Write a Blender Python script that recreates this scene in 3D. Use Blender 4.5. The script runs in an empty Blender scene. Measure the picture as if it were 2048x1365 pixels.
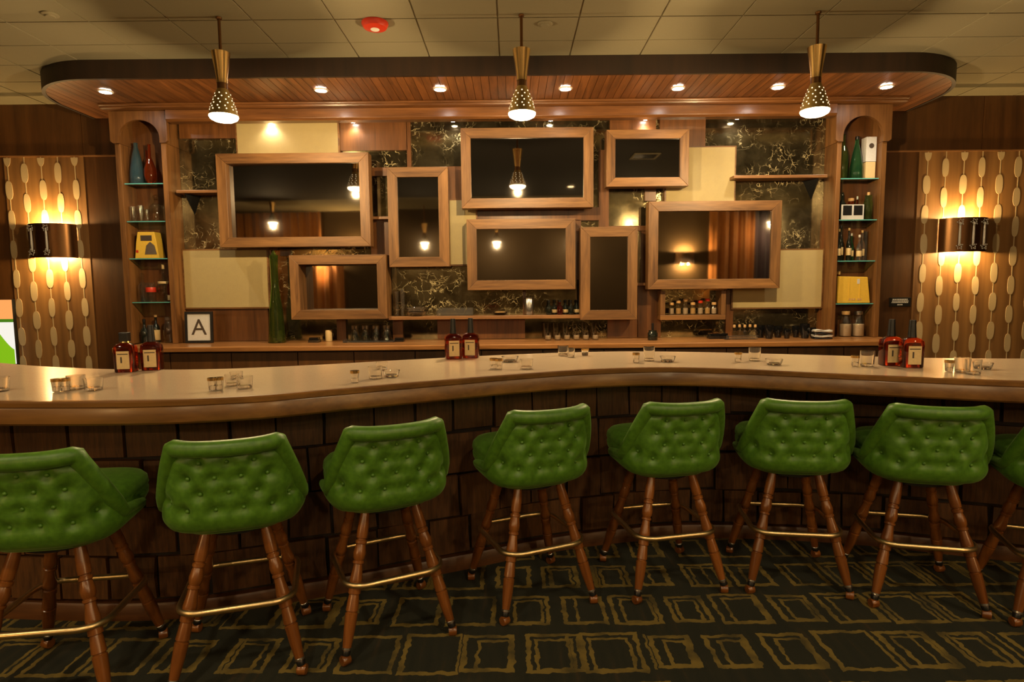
import bpy, bmesh, math, random
from mathutils import Vector, Matrix
random.seed(7)
S = bpy.context.scene
COL = S.collection
PI = math.pi
# ------------------------------------------------------------------ camera
FPX, CAMZ, CX, CY, HOR = 1200.0, 1.5, 1024.0, 682.5, 575.0
TH = math.atan((CY - HOR) / FPX)
RO = 0.0092
def ray(px, py):
    dx, dy = px - CX, py - CY
    u = dx * math.cos(RO) - dy * math.sin(RO); v = dy * math.cos(RO) + dx * math.sin(RO)
    c, s = math.cos(TH), math.sin(TH)
    return (u, FPX * c - v * s, -FPX * s - v * c)
def atY(px, py, Y):
    r = ray(px, py); t = Y / r[1]; return (r[0] * t, Y, CAMZ + r[2] * t)
def atZ(px, py, Z):
    r = ray(px, py); t = (Z - CAMZ) / r[2]; return (r[0] * t, r[1] * t, Z)
cd = bpy.data.cameras.new('camera'); cd.sensor_width = 36.0; cd.lens = FPX / 2048 * 36.0; cd.clip_start = 0.05
cam = bpy.data.objects.new('camera', cd); COL.objects.link(cam); S.camera = cam
R0 = Vector((1, 0, 0)); U0 = Vector((0, math.sin(TH), math.cos(TH))); F0 = Vector((0, math.cos(TH), -math.sin(TH)))
Rv = R0 * math.cos(RO) - U0 * math.sin(RO); Uv = U0 * math.cos(RO) + R0 * math.sin(RO)
Mx = Matrix((Rv, Uv, -F0)).transposed().to_4x4(); Mx.translation = (0, 0, CAMZ); cam.matrix_world = Mx
# ------------------------------------------------------------------ world, exposure
w = bpy.data.worlds.new('world'); S.world = w; w.use_nodes = True
w.node_tree.nodes['Background'].inputs[0].default_value = (0.03, 0.025, 0.02, 1)
w.node_tree.nodes['Background'].inputs[1].default_value = 0.3
vs = S.view_settings; vs.view_transform = 'Standard'; vs.look = 'None'; vs.gamma = 1.0; vs.use_curve_mapping = False
vs.exposure = 0.0
S.cycles.use_denoising = True
S.cycles.sample_clamp_indirect = 6.0
S.cycles.caustics_reflective = False; S.cycles.caustics_refractive = False
WARM = (1.0, 0.71, 0.36); WARM2 = (1.0, 0.64, 0.25); COOL = (1.0, 0.87, 0.64)
P_PEND, P_CAN, P_PUCK, P_SCONCE, P_FILL = 130, 42, 9, 95, 140
# ------------------------------------------------------------------ material helpers
class G:
    def __init__(s, name):
        s.m = bpy.data.materials.new(name); s.m.use_nodes = True
        s.t = s.m.node_tree; s.b = s.t.nodes['Principled BSDF']
    def n(s, typ, inputs=None, **props):
        nd = s.t.nodes.new(typ)
        for k, v in props.items(): setattr(nd, k, v)
        for k, v in (inputs or {}).items(): s.set(nd.inputs[k], v)
        return nd
    def set(s, sock, v):
        if hasattr(v, 'is_output'): s.t.links.new(v, sock)
        else:
            if isinstance(v, tuple) and len(v) == 3 and sock.type == 'RGBA': v = (*v, 1)
            sock.default_value = v
    def math(s, op, a, b=0.0, c=0.0):
        nd = s.n('ShaderNodeMath', operation=op)
        s.set(nd.inputs[0], a); s.set(nd.inputs[1], b); s.set(nd.inputs[2], c)
        return nd.outputs[0]
    def vmath(s, op, a, b=(0, 0, 0)):
        nd = s.n('ShaderNodeVectorMath', operation=op); s.set(nd.inputs[0], a); s.set(nd.inputs[1], b)
        return nd.outputs[0]
    def mix(s, f, a, b):
        nd = s.n('ShaderNodeMix', data_type='RGBA'); s.set(nd.inputs[0], f); s.set(nd.inputs[6], a); s.set(nd.inputs[7], b)
        return nd.outputs[2]
    def ramp(s, f, stops):
        nd = s.n('ShaderNodeValToRGB'); s.set(nd.inputs[0], f); e = nd.color_ramp.elements
        while len(e) < len(stops): e.new(0.5)
        for el, (p, c) in zip(e, stops): el.position = p; el.color = (*c, 1) if len(c) == 3 else c
        return nd.outputs[0]
    def bump(s, h, strength=0.3, dist=0.002):
        nd = s.n('ShaderNodeBump', {'Height': h, 'Strength': strength, 'Distance': dist}); s.set(s.b.inputs['Normal'], nd.outputs[0])
    def coords(s, scale, rand=True):
        tc = s.n('ShaderNodeTexCoord').outputs['Object']
        if rand:
            r = s.n('ShaderNodeObjectInfo').outputs['Random']
            k = s.math('MULTIPLY', r, 37.0)
            cv = s.n('ShaderNodeCombineXYZ', {0: k, 1: k, 2: k}).outputs[0]
            tc = s.vmath('ADD', tc, cv)
        return s.vmath('MULTIPLY', tc, scale)
def B(g, **k):
    for kk, v in k.items(): g.set(g.b.inputs[kk.replace('_', ' ')], v)
    return g.m
def plain(name, col, rough=0.5, metal=0.0, **k):
    g = G(name); tc = g.coords((18, 18, 18)); nz = g.n('ShaderNodeTexNoise', {'Vector': tc, 'Detail': 3.0})
    c = g.mix(nz.outputs[0], tuple(x * 0.86 for x in col), tuple(min(1, x * 1.12) for x in col))
    return B(g, Base_Color=c, Roughness=rough, Metallic=metal, **k)
def emit(name, col, strength):
    g = G(name); return B(g, Base_Color=(0, 0, 0), Emission_Color=col, Emission_Strength=strength)
def glass(name, col=(1, 1, 1), rough=0.02, ior=1.45, tw=1.0):
    g = G(name); return B(g, Base_Color=col, Roughness=rough, IOR=ior, Transmission_Weight=tw)
def wood(name, dark, light, axis='Z', rough=0.38, fine=1.0, coat=0.0, stripe=0.0):
    g = G(name)
    sc = {'X': (1.2, 14, 14), 'Y': (14, 1.2, 14), 'Z': (14, 14, 1.2)}[axis]
    v = g.coords(tuple(x * fine for x in sc))
    n1 = g.n('ShaderNodeTexNoise', {'Vector': v, 'Scale': 1.0, 'Detail': 4.0, 'Distortion': 0.6}).outputs[0]
    v2 = g.vmath('MULTIPLY', v, (5, 5, 5))
    n2 = g.n('ShaderNodeTexNoise', {'Vector': v2, 'Scale': 1.0, 'Detail': 3.0}).outputs[0]
    f = g.math('ADD', g.math('MULTIPLY', n1, 0.7), g.math('MULTIPLY', n2, 0.3))
    if stripe:
        v3 = g.coords({'X': (0.1, 3, 3), 'Y': (3, .1, 3), 'Z': (3.0, 3.0, 0.02)}[axis])
        n3 = g.n('ShaderNodeTexNoise', {'Vector': v3, 'Scale': 3.0, 'Detail': 2.0}).outputs[0]
        f = g.math('ADD', g.math('MULTIPLY', f, 1 - stripe), g.math('MULTIPLY', n3, stripe))
    c = g.ramp(f, [(0.3, dark), (0.72, light)])
    rnd = g.n('ShaderNodeObjectInfo').outputs['Random']
    hv = g.n('ShaderNodeHueSaturation', {'Color': c, 'Value': g.math('ADD', 0.85, g.math('MULTIPLY', rnd, 0.3))})
    g.bump(n2, 0.12, 0.001)
    return B(g, Base_Color=hv.outputs[0], Roughness=rough, Coat_Weight=coat, Coat_Roughness=0.2)
M = {}
M['frame_x'] = wood('walnut frame wood across', (0.07, 0.027, 0.0065), (0.30, 0.142, 0.042), 'X', 0.45)
M['frame_z'] = wood('walnut frame wood upright', (0.07, 0.027, 0.0065), (0.30, 0.142, 0.042), 'Z', 0.45)
M['panel'] = wood('walnut panel veneer', (0.05, 0.018, 0.005), (0.235, 0.09, 0.024), 'Z', 0.35, 1.0, 0.2, 0.35)
M['panel_x'] = wood('walnut shelf wood', (0.13, 0.055, 0.018), (0.36, 0.17, 0.06), 'X', 0.4)
M['niche'] = wood('niche walnut', (0.075, 0.029, 0.008), (0.26, 0.115, 0.032), 'Z', 0.4)
M['dark_panel'] = wood('dark wall veneer', (0.04, 0.015, 0.004), (0.15, 0.06, 0.015), 'Z', 0.4, 0.8, 0.1, 0.4)
M['stripe_panel'] = wood('striped wall veneer', (0.10, 0.042, 0.012), (0.36, 0.18, 0.055), 'Z', 0.5, 0.6, 0.0, 0.75)
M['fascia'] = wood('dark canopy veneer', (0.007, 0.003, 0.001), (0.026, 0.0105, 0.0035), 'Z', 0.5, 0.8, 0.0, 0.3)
M['plank'] = wood('canopy soffit plank', (0.06, 0.02, 0.005), (0.28, 0.10, 0.025), 'Y', 0.42)
M['cornice'] = wood('cornice wood', (0.07, 0.025, 0.007), (0.25, 0.10, 0.028), 'X', 0.35, 1.0, 0.3)
M['counter'] = wood('counter wood', (0.15, 0.058, 0.016), (0.40, 0.18, 0.055), 'X', 0.3, 1.0, 0.3)
M['nosing'] = wood('bar edge wood', (0.085, 0.032, 0.007), (0.27, 0.12, 0.026), 'X', 0.32, 0.8, 0.3)
M['block'] = wood('bar front wood block', (0.035, 0.013, 0.0035), (0.13, 0.05, 0.012), 'Z', 0.5, 1.2)
M['block_back'] = plain('bar front backing', (0.012, 0.006, 0.003), 0.8)
M['kick'] = wood('bar kick board', (0.05, 0.017, 0.005), (0.13, 0.048, 0.013), 'X', 0.4)
M['leg'] = wood('turned leg wood', (0.09, 0.024, 0.004), (0.28, 0.095, 0.018), 'Z', 0.28, 1.6, 0.4)
M['stain'] = wood('reddish wood', (0.10, 0.03, 0.01), (0.30, 0.10, 0.035), 'Z', 0.3, 1.0, 0.3)
M['brass'] = plain('brass', (0.72, 0.46, 0.16), 0.25, 1.0)
M['shade_brass'] = plain('satin brass', (0.55, 0.38, 0.13), 0.45, 0.8)
M['ring'] = plain('worn brass tube', (0.75, 0.55, 0.27), 0.34, 1.0)
M['darkbrass'] = plain('aged bronze', (0.2, 0.1, 0.04), 0.35, 1.0)
M['black'] = plain('black satin', (0.008, 0.008, 0.008), 0.35)
M['blackgloss'] = plain('black gloss', (0.006, 0.006, 0.006), 0.1)
M['white'] = plain('white paint', (0.7, 0.68, 0.62), 0.5)
M['paper'] = plain('paper', (0.62, 0.6, 0.56), 0.7)
M['label'] = plain('cream paper label', (0.68, 0.5, 0.24), 0.6)
M['ink'] = plain('dark print', (0.06, 0.04, 0.025), 0.7)
M['red'] = plain('red plastic', (0.55, 0.035, 0.012), 0.4)
M['yellow'] = plain('yellow card', (0.75, 0.47, 0.05), 0.6)
M['cork'] = plain('cork', (0.6, 0.36, 0.14), 0.8)
M['cloth'] = plain('white cloth', (0.6, 0.58, 0.52), 0.9)
M['sugar'] = plain('pale grains', (0.55, 0.42, 0.3), 0.9)
M['steel'] = plain('steel', (0.55, 0.53, 0.5), 0.3, 1.0)
M['grout'] = plain('ceiling grid metal', (0.19, 0.16, 0.09), 0.6)
M['darkceil'] = plain('dark painted ceiling', (0.012, 0.010, 0.008), 0.8)
M['rearwall'] = plain('dark brown rear wall', (0.085, 0.052, 0.02), 0.7)
def thin(name, tint, gl=0.06):
    g = G(name); lw = g.n('ShaderNodeLayerWeight', {'Blend': 0.35}).outputs['Facing']
    f = g.math('ADD', gl, g.math('MULTIPLY', g.math('POWER', lw, 2.2), 0.75))
    tr = g.n('ShaderNodeBsdfTransparent', {'Color': tint}); gs = g.n('ShaderNodeBsdfGlossy', {'Roughness': 0.03})
    mx = g.n('ShaderNodeMixShader', {0: f, 1: tr.outputs[0], 2: gs.outputs[0]})
    g.t.links.new(mx.outputs[0], g.t.nodes['Material Output'].inputs['Surface']); return g.m
M['glass'] = glass('clear glass', (1, 0.98, 0.93), 0.0, 1.45, 0.97)
M['jarglass'] = thin('thin jar glass', (0.9, 0.89, 0.84, 1), 0.1)
M['glass_shelf'] = thin('green shelf glass', (0.62, 0.86, 0.8, 1), 0.1)
M['shelf_edge'] = plain('polished glass edge', (0.12, 0.4, 0.36), 0.1)
M['crystal'] = glass('crystal', (1, 0.93, 0.8), 0.08, 1.55, 0.55)
M['teal'] = glass('teal glass', (0.22, 0.45, 0.56), 0.04, 1.45, 0.9)
M['amber'] = glass('amber glass', (0.8, 0.13, 0.02), 0.04, 1.45, 0.94)
M['bourbon'] = glass('bourbon', (0.46, 0.045, 0.008), 0.03, 1.45, 0.96)
M['green_g'] = glass('green glass', (0.36, 0.55, 0.12), 0.03, 1.45, 0.97)
M['deepgreen'] = glass('deep green glass', (0.1, 0.42, 0.16), 0.05, 1.45, 0.93)
M['darkglass'] = plain('dark bottle glass', (0.01, 0.012, 0.008), 0.08)
M['bulb'] = emit('warm bulb', (1.0, 0.8, 0.5), 22.0)
M['hole'] = emit('lit perforation', (1.0, 0.78, 0.45), 2.2)
M['led'] = emit('downlight lens', (1.0, 0.94, 0.85), 60.0)
M['candlebulb'] = emit('sconce bulb', (1.0, 0.72, 0.35), 14.0)
g = G('green vinyl'); nz = g.n('ShaderNodeTexNoise', {'Vector': g.coords((9, 9, 9)), 'Detail': 4.0}).outputs[0]
fine = g.n('ShaderNodeTexNoise', {'Vector': g.coords((220, 220, 220)), 'Detail': 2.0}).outputs[0]; g.bump(fine, 0.15, 0.0008)
M['green'] = B(g, Base_Color=g.ramp(nz, [(0.3, (0.05, 0.135, 0.008)), (0.7, (0.088, 0.215, 0.015))]), Roughness=0.42, Sheen_Weight=0.25, Sheen_Roughness=0.4, Sheen_Tint=(0.5, 0.8, 0.25, 1))
g = G('cream panel fabric'); nz = g.n('ShaderNodeTexNoise', {'Vector': g.coords((90, 90, 90)), 'Detail': 4.0}).outputs[0]
n2 = g.n('ShaderNodeTexNoise', {'Vector': g.coords((3, 3, 3)), 'Detail': 3.0}).outputs[0]; g.bump(nz, 0.3, 0.001)
M['cream'] = B(g, Base_Color=g.mix(n2, g.ramp(nz, [(0.3, (0.31, 0.235, 0.10)), (0.7, (0.48, 0.38, 0.185))]), (0.45, 0.35, 0.15)), Roughness=0.75)
g = G('ceiling tile'); nz = g.n('ShaderNodeTexNoise', {'Vector': g.coords((120, 120, 120)), 'Detail': 4.0}).outputs[0]; g.bump(nz, 0.4, 0.001)
M['tile'] = B(g, Base_Color=g.ramp(nz, [(0.3, (0.21, 0.182, 0.108)), (0.7, (0.29, 0.25, 0.152))]), Roughness=0.85)
g = G('bar top stone'); nz = g.n('ShaderNodeTexNoise', {'Vector': g.coords((60, 60, 60)), 'Detail': 6.0}).outputs[0]
n2 = g.n('ShaderNodeTexNoise', {'Vector': g.coords((4, 4, 4)), 'Detail': 3.0}).outputs[0]
M['bartop'] = B(g, Base_Color=g.mix(n2, g.ramp(nz, [(0.35, (0.42, 0.29, 0.18)), (0.65, (0.66, 0.51, 0.36))]), (0.58, 0.45, 0.3)), Roughness=0.22, Coat_Weight=0.25, Coat_Roughness=0.08)
g = G('pale inlay'); nz = g.n('ShaderNodeTexNoise', {'Vector': g.coords((160, 160, 160)), 'Detail': 2.0}).outputs[0]
M['inlay'] = B(g, Base_Color=g.ramp(nz, [(0.3, (0.42, 0.3, 0.15)), (0.7, (0.6, 0.46, 0.26))]), Roughness=0.6)
def smoked(name, col, rough):
    g = G(name); nz = g.n('ShaderNodeTexNoise', {'Vector': g.coords((2, 2, 2)), 'Detail': 2.0}).outputs[0]
    return B(g, Base_Color=g.mix(nz, tuple(c * 0.9 for c in col), col), Metallic=1.0, Roughness=rough)
M['screen'] = smoked('dark reflective screen', (0.34, 0.31, 0.27), 0.03)
# antique veined mirror
g = G('antique veined mirror')
tc = g.coords((1, 1, 1))
dn = g.n('ShaderNodeTexNoise', {'Vector': tc, 'Scale': 5.0, 'Detail': 4.0}).outputs[1]
dv = g.vmath('ADD', tc, g.vmath('MULTIPLY', dn, (0.32, 0.32, 0.32)))
def vein(scale, width):
    vo = g.n('ShaderNodeTexVoronoi', {'Vector': dv, 'Scale': scale}, feature='DISTANCE_TO_EDGE').outputs[0]
    return g.ramp(vo, [(0.0, (1, 1, 1)), (width, (0, 0, 0))])
msk = g.ramp(g.n('ShaderNodeTexNoise', {'Vector': tc, 'Scale': 2.3, 'Detail': 2.0}).outputs[0], [(0.40, (0, 0, 0)), (0.6, (1, 1, 1))])
brk = g.ramp(g.n('ShaderNodeTexNoise', {'Vector': tc, 'Scale': 11.0, 'Detail': 3.0}).outputs[0], [(0.4, (0, 0, 0)), (0.6, (1, 1, 1))])
v_all = g.math('MULTIPLY', g.math('MULTIPLY', g.math('MAXIMUM', vein(5.0, 0.026), vein(11.0, 0.032)), g.math('MULTIPLY', msk, brk)), 0.85)
cl = g.n('ShaderNodeTexNoise', {'Vector': dv, 'Scale': 6.0, 'Detail': 5.0}).outputs[0]
base = g.ramp(cl, [(0.3, (0.12, 0.095, 0.05)), (0.7, (0.36, 0.3, 0.165))])
M['antique'] = B(g, Base_Color=g.mix(v_all, base, (0.85, 0.7, 0.36)), Metallic=g.math('SUBTRACT', 0.93, g.math('MULTIPLY', v_all, 0.75)), Roughness=g.math('ADD', 0.1, g.math('MULTIPLY', v_all, 0.4)))
# carpet
g = G('patterned carpet')
pos = g.n('ShaderNodeTexCoord').outputs['Object']
wob = g.n('ShaderNodeTexNoise', {'Vector': pos, 'Scale': 22.0, 'Detail': 2.0}).outputs[1]
pw = g.vmath('ADD', pos, g.vmath('MULTIPLY', g.vmath('SUBTRACT', wob, (0.5, 0.5, 0.5)), (0.035, 0.035, 0)))
sp = g.n('ShaderNodeSeparateXYZ', {0: pw}); X, Y = sp.outputs[0], sp.outputs[1]
PX, PY = 0.25, 0.325
yr = g.math('DIVIDE', g.math('ADD', Y, 0.09), PY); row = g.math('FLOOR', yr)
rr = g.n('ShaderNodeTexWhiteNoise', {'W': row}, noise_dimensions='1D').outputs[0]
xr = g.math('ADD', g.math('DIVIDE', X, PX), g.math('MULTIPLY', rr, 5.0)); colm = g.math('FLOOR', xr)
lx = g.math('MULTIPLY', g.math('SUBTRACT', g.math('FRACT', xr), 0.5), PX)
ly = g.math('MULTIPLY', g.math('SUBTRACT', g.math('FRACT', yr), 0.5), PY)
cell = g.n('ShaderNodeCombineXYZ', {0: colm, 1: row, 2: 0.0}).outputs[0]
wn = g.n('ShaderNodeTexWhiteNoise', {'Vector': cell}, noise_dimensions='3D'); ra = wn.outputs[0]
sc = g.n('ShaderNodeSeparateColor', {0: wn.outputs[1]}); rb, rc, rd = sc.outputs[0], sc.outputs[1], sc.outputs[2]
def rect(hw, hh, ox, oy, th):
    ax = g.math('SUBTRACT', g.math('ABSOLUTE', g.math('SUBTRACT', lx, ox)), hw)
    ay = g.math('SUBTRACT', g.math('ABSOLUTE', g.math('SUBTRACT', ly, oy)), hh)
    d = g.math('ABSOLUTE', g.math('MAXIMUM', ax, ay))
    return g.math('LESS_THAN', d, th)
hw = g.math('ADD', 0.072, g.math('MULTIPLY', ra, 0.045)); hh = g.math('ADD', 0.098, g.math('MULTIPLY', rb, 0.03))
ox = g.math('MULTIPLY', g.math('SUBTRACT', rc, 0.5), 0.03)
r1 = rect(hw, hh, ox, 0.0, 0.0105)
r2 = rect(g.math('SUBTRACT', hw, 0.034), g.math('SUBTRACT', hh, 0.022), g.math('MULTIPLY', g.math('SUBTRACT', rd, 0.5), 0.05), -0.012, 0.0075)
r2 = g.math('MULTIPLY', r2, g.math('GREATER_THAN', rd, 0.45))
l3 = g.math('LESS_THAN', g.math('ABSOLUTE', g.math('SUBTRACT', lx, g.math('SUBTRACT', g.math('MULTIPLY', rb, 0.24), 0.12))), 0.006)
l3 = g.math('MULTIPLY', g.math('MULTIPLY', l3, g.math('GREATER_THAN', rc, 0.55)), g.math('LESS_THAN', g.math('ABSOLUTE', ly), 0.12))
mk = g.math('MAXIMUM', r1, g.math('MAXIMUM', r2, l3))
worn = g.ramp(g.n('ShaderNodeTexNoise', {'Vector': pos, 'Scale': 7.0, 'Detail': 4.0}).outputs[0], [(0.34, (0.3, 0.3, 0.3)), (0.55, (1, 1, 1))])
mk = g.math('MULTIPLY', mk, worn)
pile = g.n('ShaderNodeTexNoise', {'Vector': pos, 'Scale': 420.0, 'Detail': 2.0}).outputs[0]
streak = g.n('ShaderNodeTexNoise', {'Vector': g.vmath('MULTIPLY', pos, (30, 3, 1)), 'Scale': 1.0, 'Detail': 3.0}).outputs[0]
bg = g.ramp(streak, [(0.35, (0.009, 0.011, 0.004)), (0.6, (0.017, 0.017, 0.006)), (0.75, (0.045, 0.025, 0.006))])
cc = g.mix(mk, bg, (0.29, 0.195, 0.032))
cc = g.mix(g.math('MULTIPLY', pile, 0.7), cc, (0.012, 0.011, 0.005))
g.bump(pile, 0.6, 0.003)
M['carpet'] = B(g, Base_Color=cc, Roughness=0.95)
g = G('curtain cloth'); nz = g.n('ShaderNodeTexNoise', {'Vector': g.coords((30, 30, 2)), 'Detail': 3.0}).outputs[0]
M['curtain'] = B(g, Base_Color=g.ramp(nz, [(0.3, (0.42, 0.15, 0.03)), (0.7, (0.68, 0.28, 0.06))]), Roughness=0.7, Sheen_Weight=0.3)
g = G('purple curtain cloth'); nz = g.n('ShaderNodeTexNoise', {'Vector': g.coords((30, 30, 2)), 'Detail': 3.0}).outputs[0]
M['curtain2'] = B(g, Base_Color=g.ramp(nz, [(0.3, (0.05, 0.03, 0.045)), (0.7, (0.09, 0.055, 0.075))]), Roughness=0.7, Sheen_Weight=0.3)

# ------------------------------------------------------------------ mesh helpers
class MB:
    def __init__(s): s.v = []; s.f = []
    def add(s, vs, fs):
        o = len(s.v); s.v += [tuple(v) for v in vs]; s.f += [tuple(i + o for i in f) for f in fs]; return s
    def box(s, x0, x1, y0, y1, z0, z1):
        return s.add([(x0, y0, z0), (x1, y0, z0), (x1, y1, z0), (x0, y1, z0), (x0, y0, z1), (x1, y0, z1), (x1, y1, z1), (x0, y1, z1)],
                     [(0, 3, 2, 1), (4, 5, 6, 7), (0, 1, 5, 4), (1, 2, 6, 5), (2, 3, 7, 6), (3, 0, 4, 7)])
    def prism(s, poly, a, b, axis='Z'):
        n = len(poly)
        def m(p, h):
            return (p[0], p[1], h) if axis == 'Z' else ((p[0], h, p[1]) if axis == 'Y' else (h, p[0], p[1]))
        vs = [m(p, a) for p in poly] + [m(p, b) for p in poly]
        fs = [tuple(range(n))[::-1], tuple(range(n, 2 * n))] + [(i, (i + 1) % n, n + (i + 1) % n, n + i) for i in range(n)]
        return s.add(vs, fs)
    def lathe(s, prof, n=20, c=(0, 0, 0), cap=True):
        vs = []; fs = []
        for r, z in prof:
            for k in range(n):
                a = 2 * PI * k / n; vs.append((c[0] + r * math.cos(a), c[1] + r * math.sin(a), c[2] + z))
        for i in range(len(prof) - 1):
            for k in range(n):
                k2 = (k + 1) % n; fs.append((i * n + k, i * n + k2, (i + 1) * n + k2, (i + 1) * n + k))
        if cap:
            fs.append(tuple(range(n))[::-1]); fs.append(tuple((len(prof) - 1) * n + k for k in range(n)))
        return s.add(vs, fs)
    def tube(s, pts, r, n=8, closed=False, taper=None):
        pts = [Vector(p) for p in pts]; N = len(pts); vs = []; fs = []
        up = Vector((0, 0, 1))
        for i, p in enumerate(pts):
            a = pts[(i - 1) % N] if (closed or i > 0) else p
            b = pts[(i + 1) % N] if (closed or i < N - 1) else p
            t = (b - a).normalized()
            q = up if abs(t.z) < 0.95 else Vector((0, 1, 0))
            e1 = t.cross(q).normalized(); e2 = t.cross(e1).normalized()
            rr = r * (taper[i] if taper else 1.0)
            for k in range(n):
                an = 2 * PI * k / n; vs.append(p + e1 * (rr * math.cos(an)) + e2 * (rr * math.sin(an)))
        for i in range(N if closed else N - 1):
            j = (i + 1) % N
            for k in range(n):
                k2 = (k + 1) % n; fs.append((i * n + k, i * n + k2, j * n + k2, j * n + k))
        if not closed:
            fs.append(tuple(range(n))[::-1]); fs.append(tuple((N - 1) * n + k for k in range(n)))
        return s.add(vs, fs)
    def grid(s, nu, nv, fn, flip=False):
        vs = [fn(i / (nu - 1), j / (nv - 1)) for j in range(nv) for i in range(nu)]
        fs = []
        for j in range(nv - 1):
            for i in range(nu - 1):
                q = (j * nu + i, j * nu + i + 1, (j + 1) * nu + i + 1, (j + 1) * nu + i); fs.append(q[::-1] if flip else q)
        return s.add(vs, fs)
    def mesh(s, name, mat, smooth=0):
        me = bpy.data.meshes.new(name); me.from_pydata(s.v, [], s.f); me.update()
        bm = bmesh.new(); bm.from_mesh(me); bmesh.ops.recalc_face_normals(bm, faces=bm.faces); bm.to_mesh(me); bm.free()
        me.materials.append(M[mat])
        if smooth:
            me.shade_smooth(); me.set_sharp_from_angle(angle=math.radians(smooth))
        return me
    def build(s, name, mat, parent=None, smooth=0, bevel=0.0):
        return ob(name, s.mesh(name, mat, smooth), parent, bevel=bevel)
def ob(name, me, parent=None, loc=None, rot=None, scale=None, bevel=0.0):
    o = bpy.data.objects.new(name, me); COL.objects.link(o)
    if parent: o.parent = parent
    if loc: o.location = loc
    if rot: o.rotation_euler = rot
    if scale: o.scale = scale
    if bevel:
        b = o.modifiers.new('bevel', 'BEVEL'); b.width = bevel; b.segments = 2; b.limit_method = 'ANGLE'; b.harden_normals = False
    return o
def tag(o, label=None, cat=None, group=None, kind=None):
    if label: o['label'] = label
    if cat: o['category'] = cat
    if group: o['group'] = group
    if kind: o['kind'] = kind
    return o
def thing(name, label, cat, loc=(0, 0, 0), rz=0.0, group=None):
    o = bpy.data.objects.new(name, None); COL.objects.link(o); o.location = loc; o.rotation_euler = (0, 0, rz)
    o.empty_display_size = 0.05
    return tag(o, label, cat, group)
def struct(o): o['kind'] = 'structure'; return o
def dup(root, parent=None):
    c = root.copy(); COL.objects.link(c); c.parent = parent
    for ch in list(root.children): dup(ch, c)
    return c
def light(name, typ, loc, power, col, parent=None, radius=0.03, spot=None, blend=0.5, rot=None):
    l = bpy.data.lights.new(name, typ); l.energy = power; l.color = col; l.shadow_soft_size = radius
    if spot: l.spot_size = math.radians(spot); l.spot_blend = blend
    o = bpy.data.objects.new(name, l); COL.objects.link(o); o.location = loc
    if rot: o.rotation_euler = rot
    if parent: o.parent = parent
    return o
def catmull(pts, per=8):
    out = []
    P = [Vector(p) for p in pts]; P = [2 * P[0] - P[1]] + P + [2 * P[-1] - P[-2]]
    for i in range(1, len(P) - 2):
        for k in range(per):
            t = k / per; a, b, c, d = P[i - 1], P[i], P[i + 1], P[i + 2]
            out.append(0.5 * ((2 * b) + (c - a) * t + (2 * a - 5 * b + 4 * c - d) * t * t + (3 * b - a - 3 * c + d) * t ** 3))
    out.append(P[-2]); return out
def offset(path, d):
    out = []
    for i, p in enumerate(path):
        a = path[max(i - 1, 0)]; b = path[min(i + 1, len(path) - 1)]; t = (b - a).normalized()
        out.append(Vector((p.x - t.y * d, p.y + t.x * d)))
    return out

# ------------------------------------------------------------------ room shell
CEIL = 3.5; WY = 6.65; RX = 9.5; RY = -3.0
floor = struct(MB().box(-RX, RX, RY, WY + 0.1, -0.1, 0).build('floor', 'carpet'))
wall = struct(MB().box(-RX, RX, WY, WY + 0.12, 0, CEIL).build('wall_back', 'dark_panel'))
struct(MB().box(-RX - 0.12, -RX, RY, WY, 0, CEIL).build('wall_left', 'rearwall'))
struct(MB().box(RX, RX + 0.12, RY, WY, 0, CEIL).build('wall_right', 'rearwall'))
struct(MB().box(-RX, RX, RY - 0.12, RY, 0, CEIL).build('wall_rear', 'rearwall'))
ceiling = struct(MB().box(-RX, RX, RY, WY, CEIL + 0.002, CEIL + 0.12).build('ceiling', 'grout'))
# ceiling tiles in view (rows 0.425 m deep, columns 0.608 m wide)
TW, TD = 0.608, 0.425
tile_me = MB().box(-TW / 2 + 0.006, TW / 2 - 0.006, -TD / 2 + 0.006, TD / 2 - 0.006, -0.004, 0.0018).mesh('ceiling_tile', 'tile')
for r in range(6):
    yc = 4.228 + TD * (r + 0.5)
    if yc + TD / 2 > WY: yc = WY - TD / 2
    for c in range(-10, 10):
        xc = -0.085 + TW * (c + 0.5)
        if abs(xc) < 6.2: ob('ceiling_tile', tile_me, ceiling, (xc, yc, CEIL))
side = tag(MB().box(-RX, -0.085 - TW * 10, 4.228, WY, CEIL - 0.004, CEIL + 0.0018).box(-0.085 + TW * 10, RX, 4.228, WY, CEIL - 0.004, CEIL + 0.0018).build('tile_field', 'tile', ceiling), kind='stuff')
MB().box(-RX, RX, -1.0, 4.226, CEIL - 0.006, CEIL + 0.0018).build('dark_field', 'darkceil', ceiling)
MB().box(-RX, RX, RY, -1.002, CEIL - 0.006, CEIL + 0.0018).build('rear_field', 'tile', ceiling)

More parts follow.
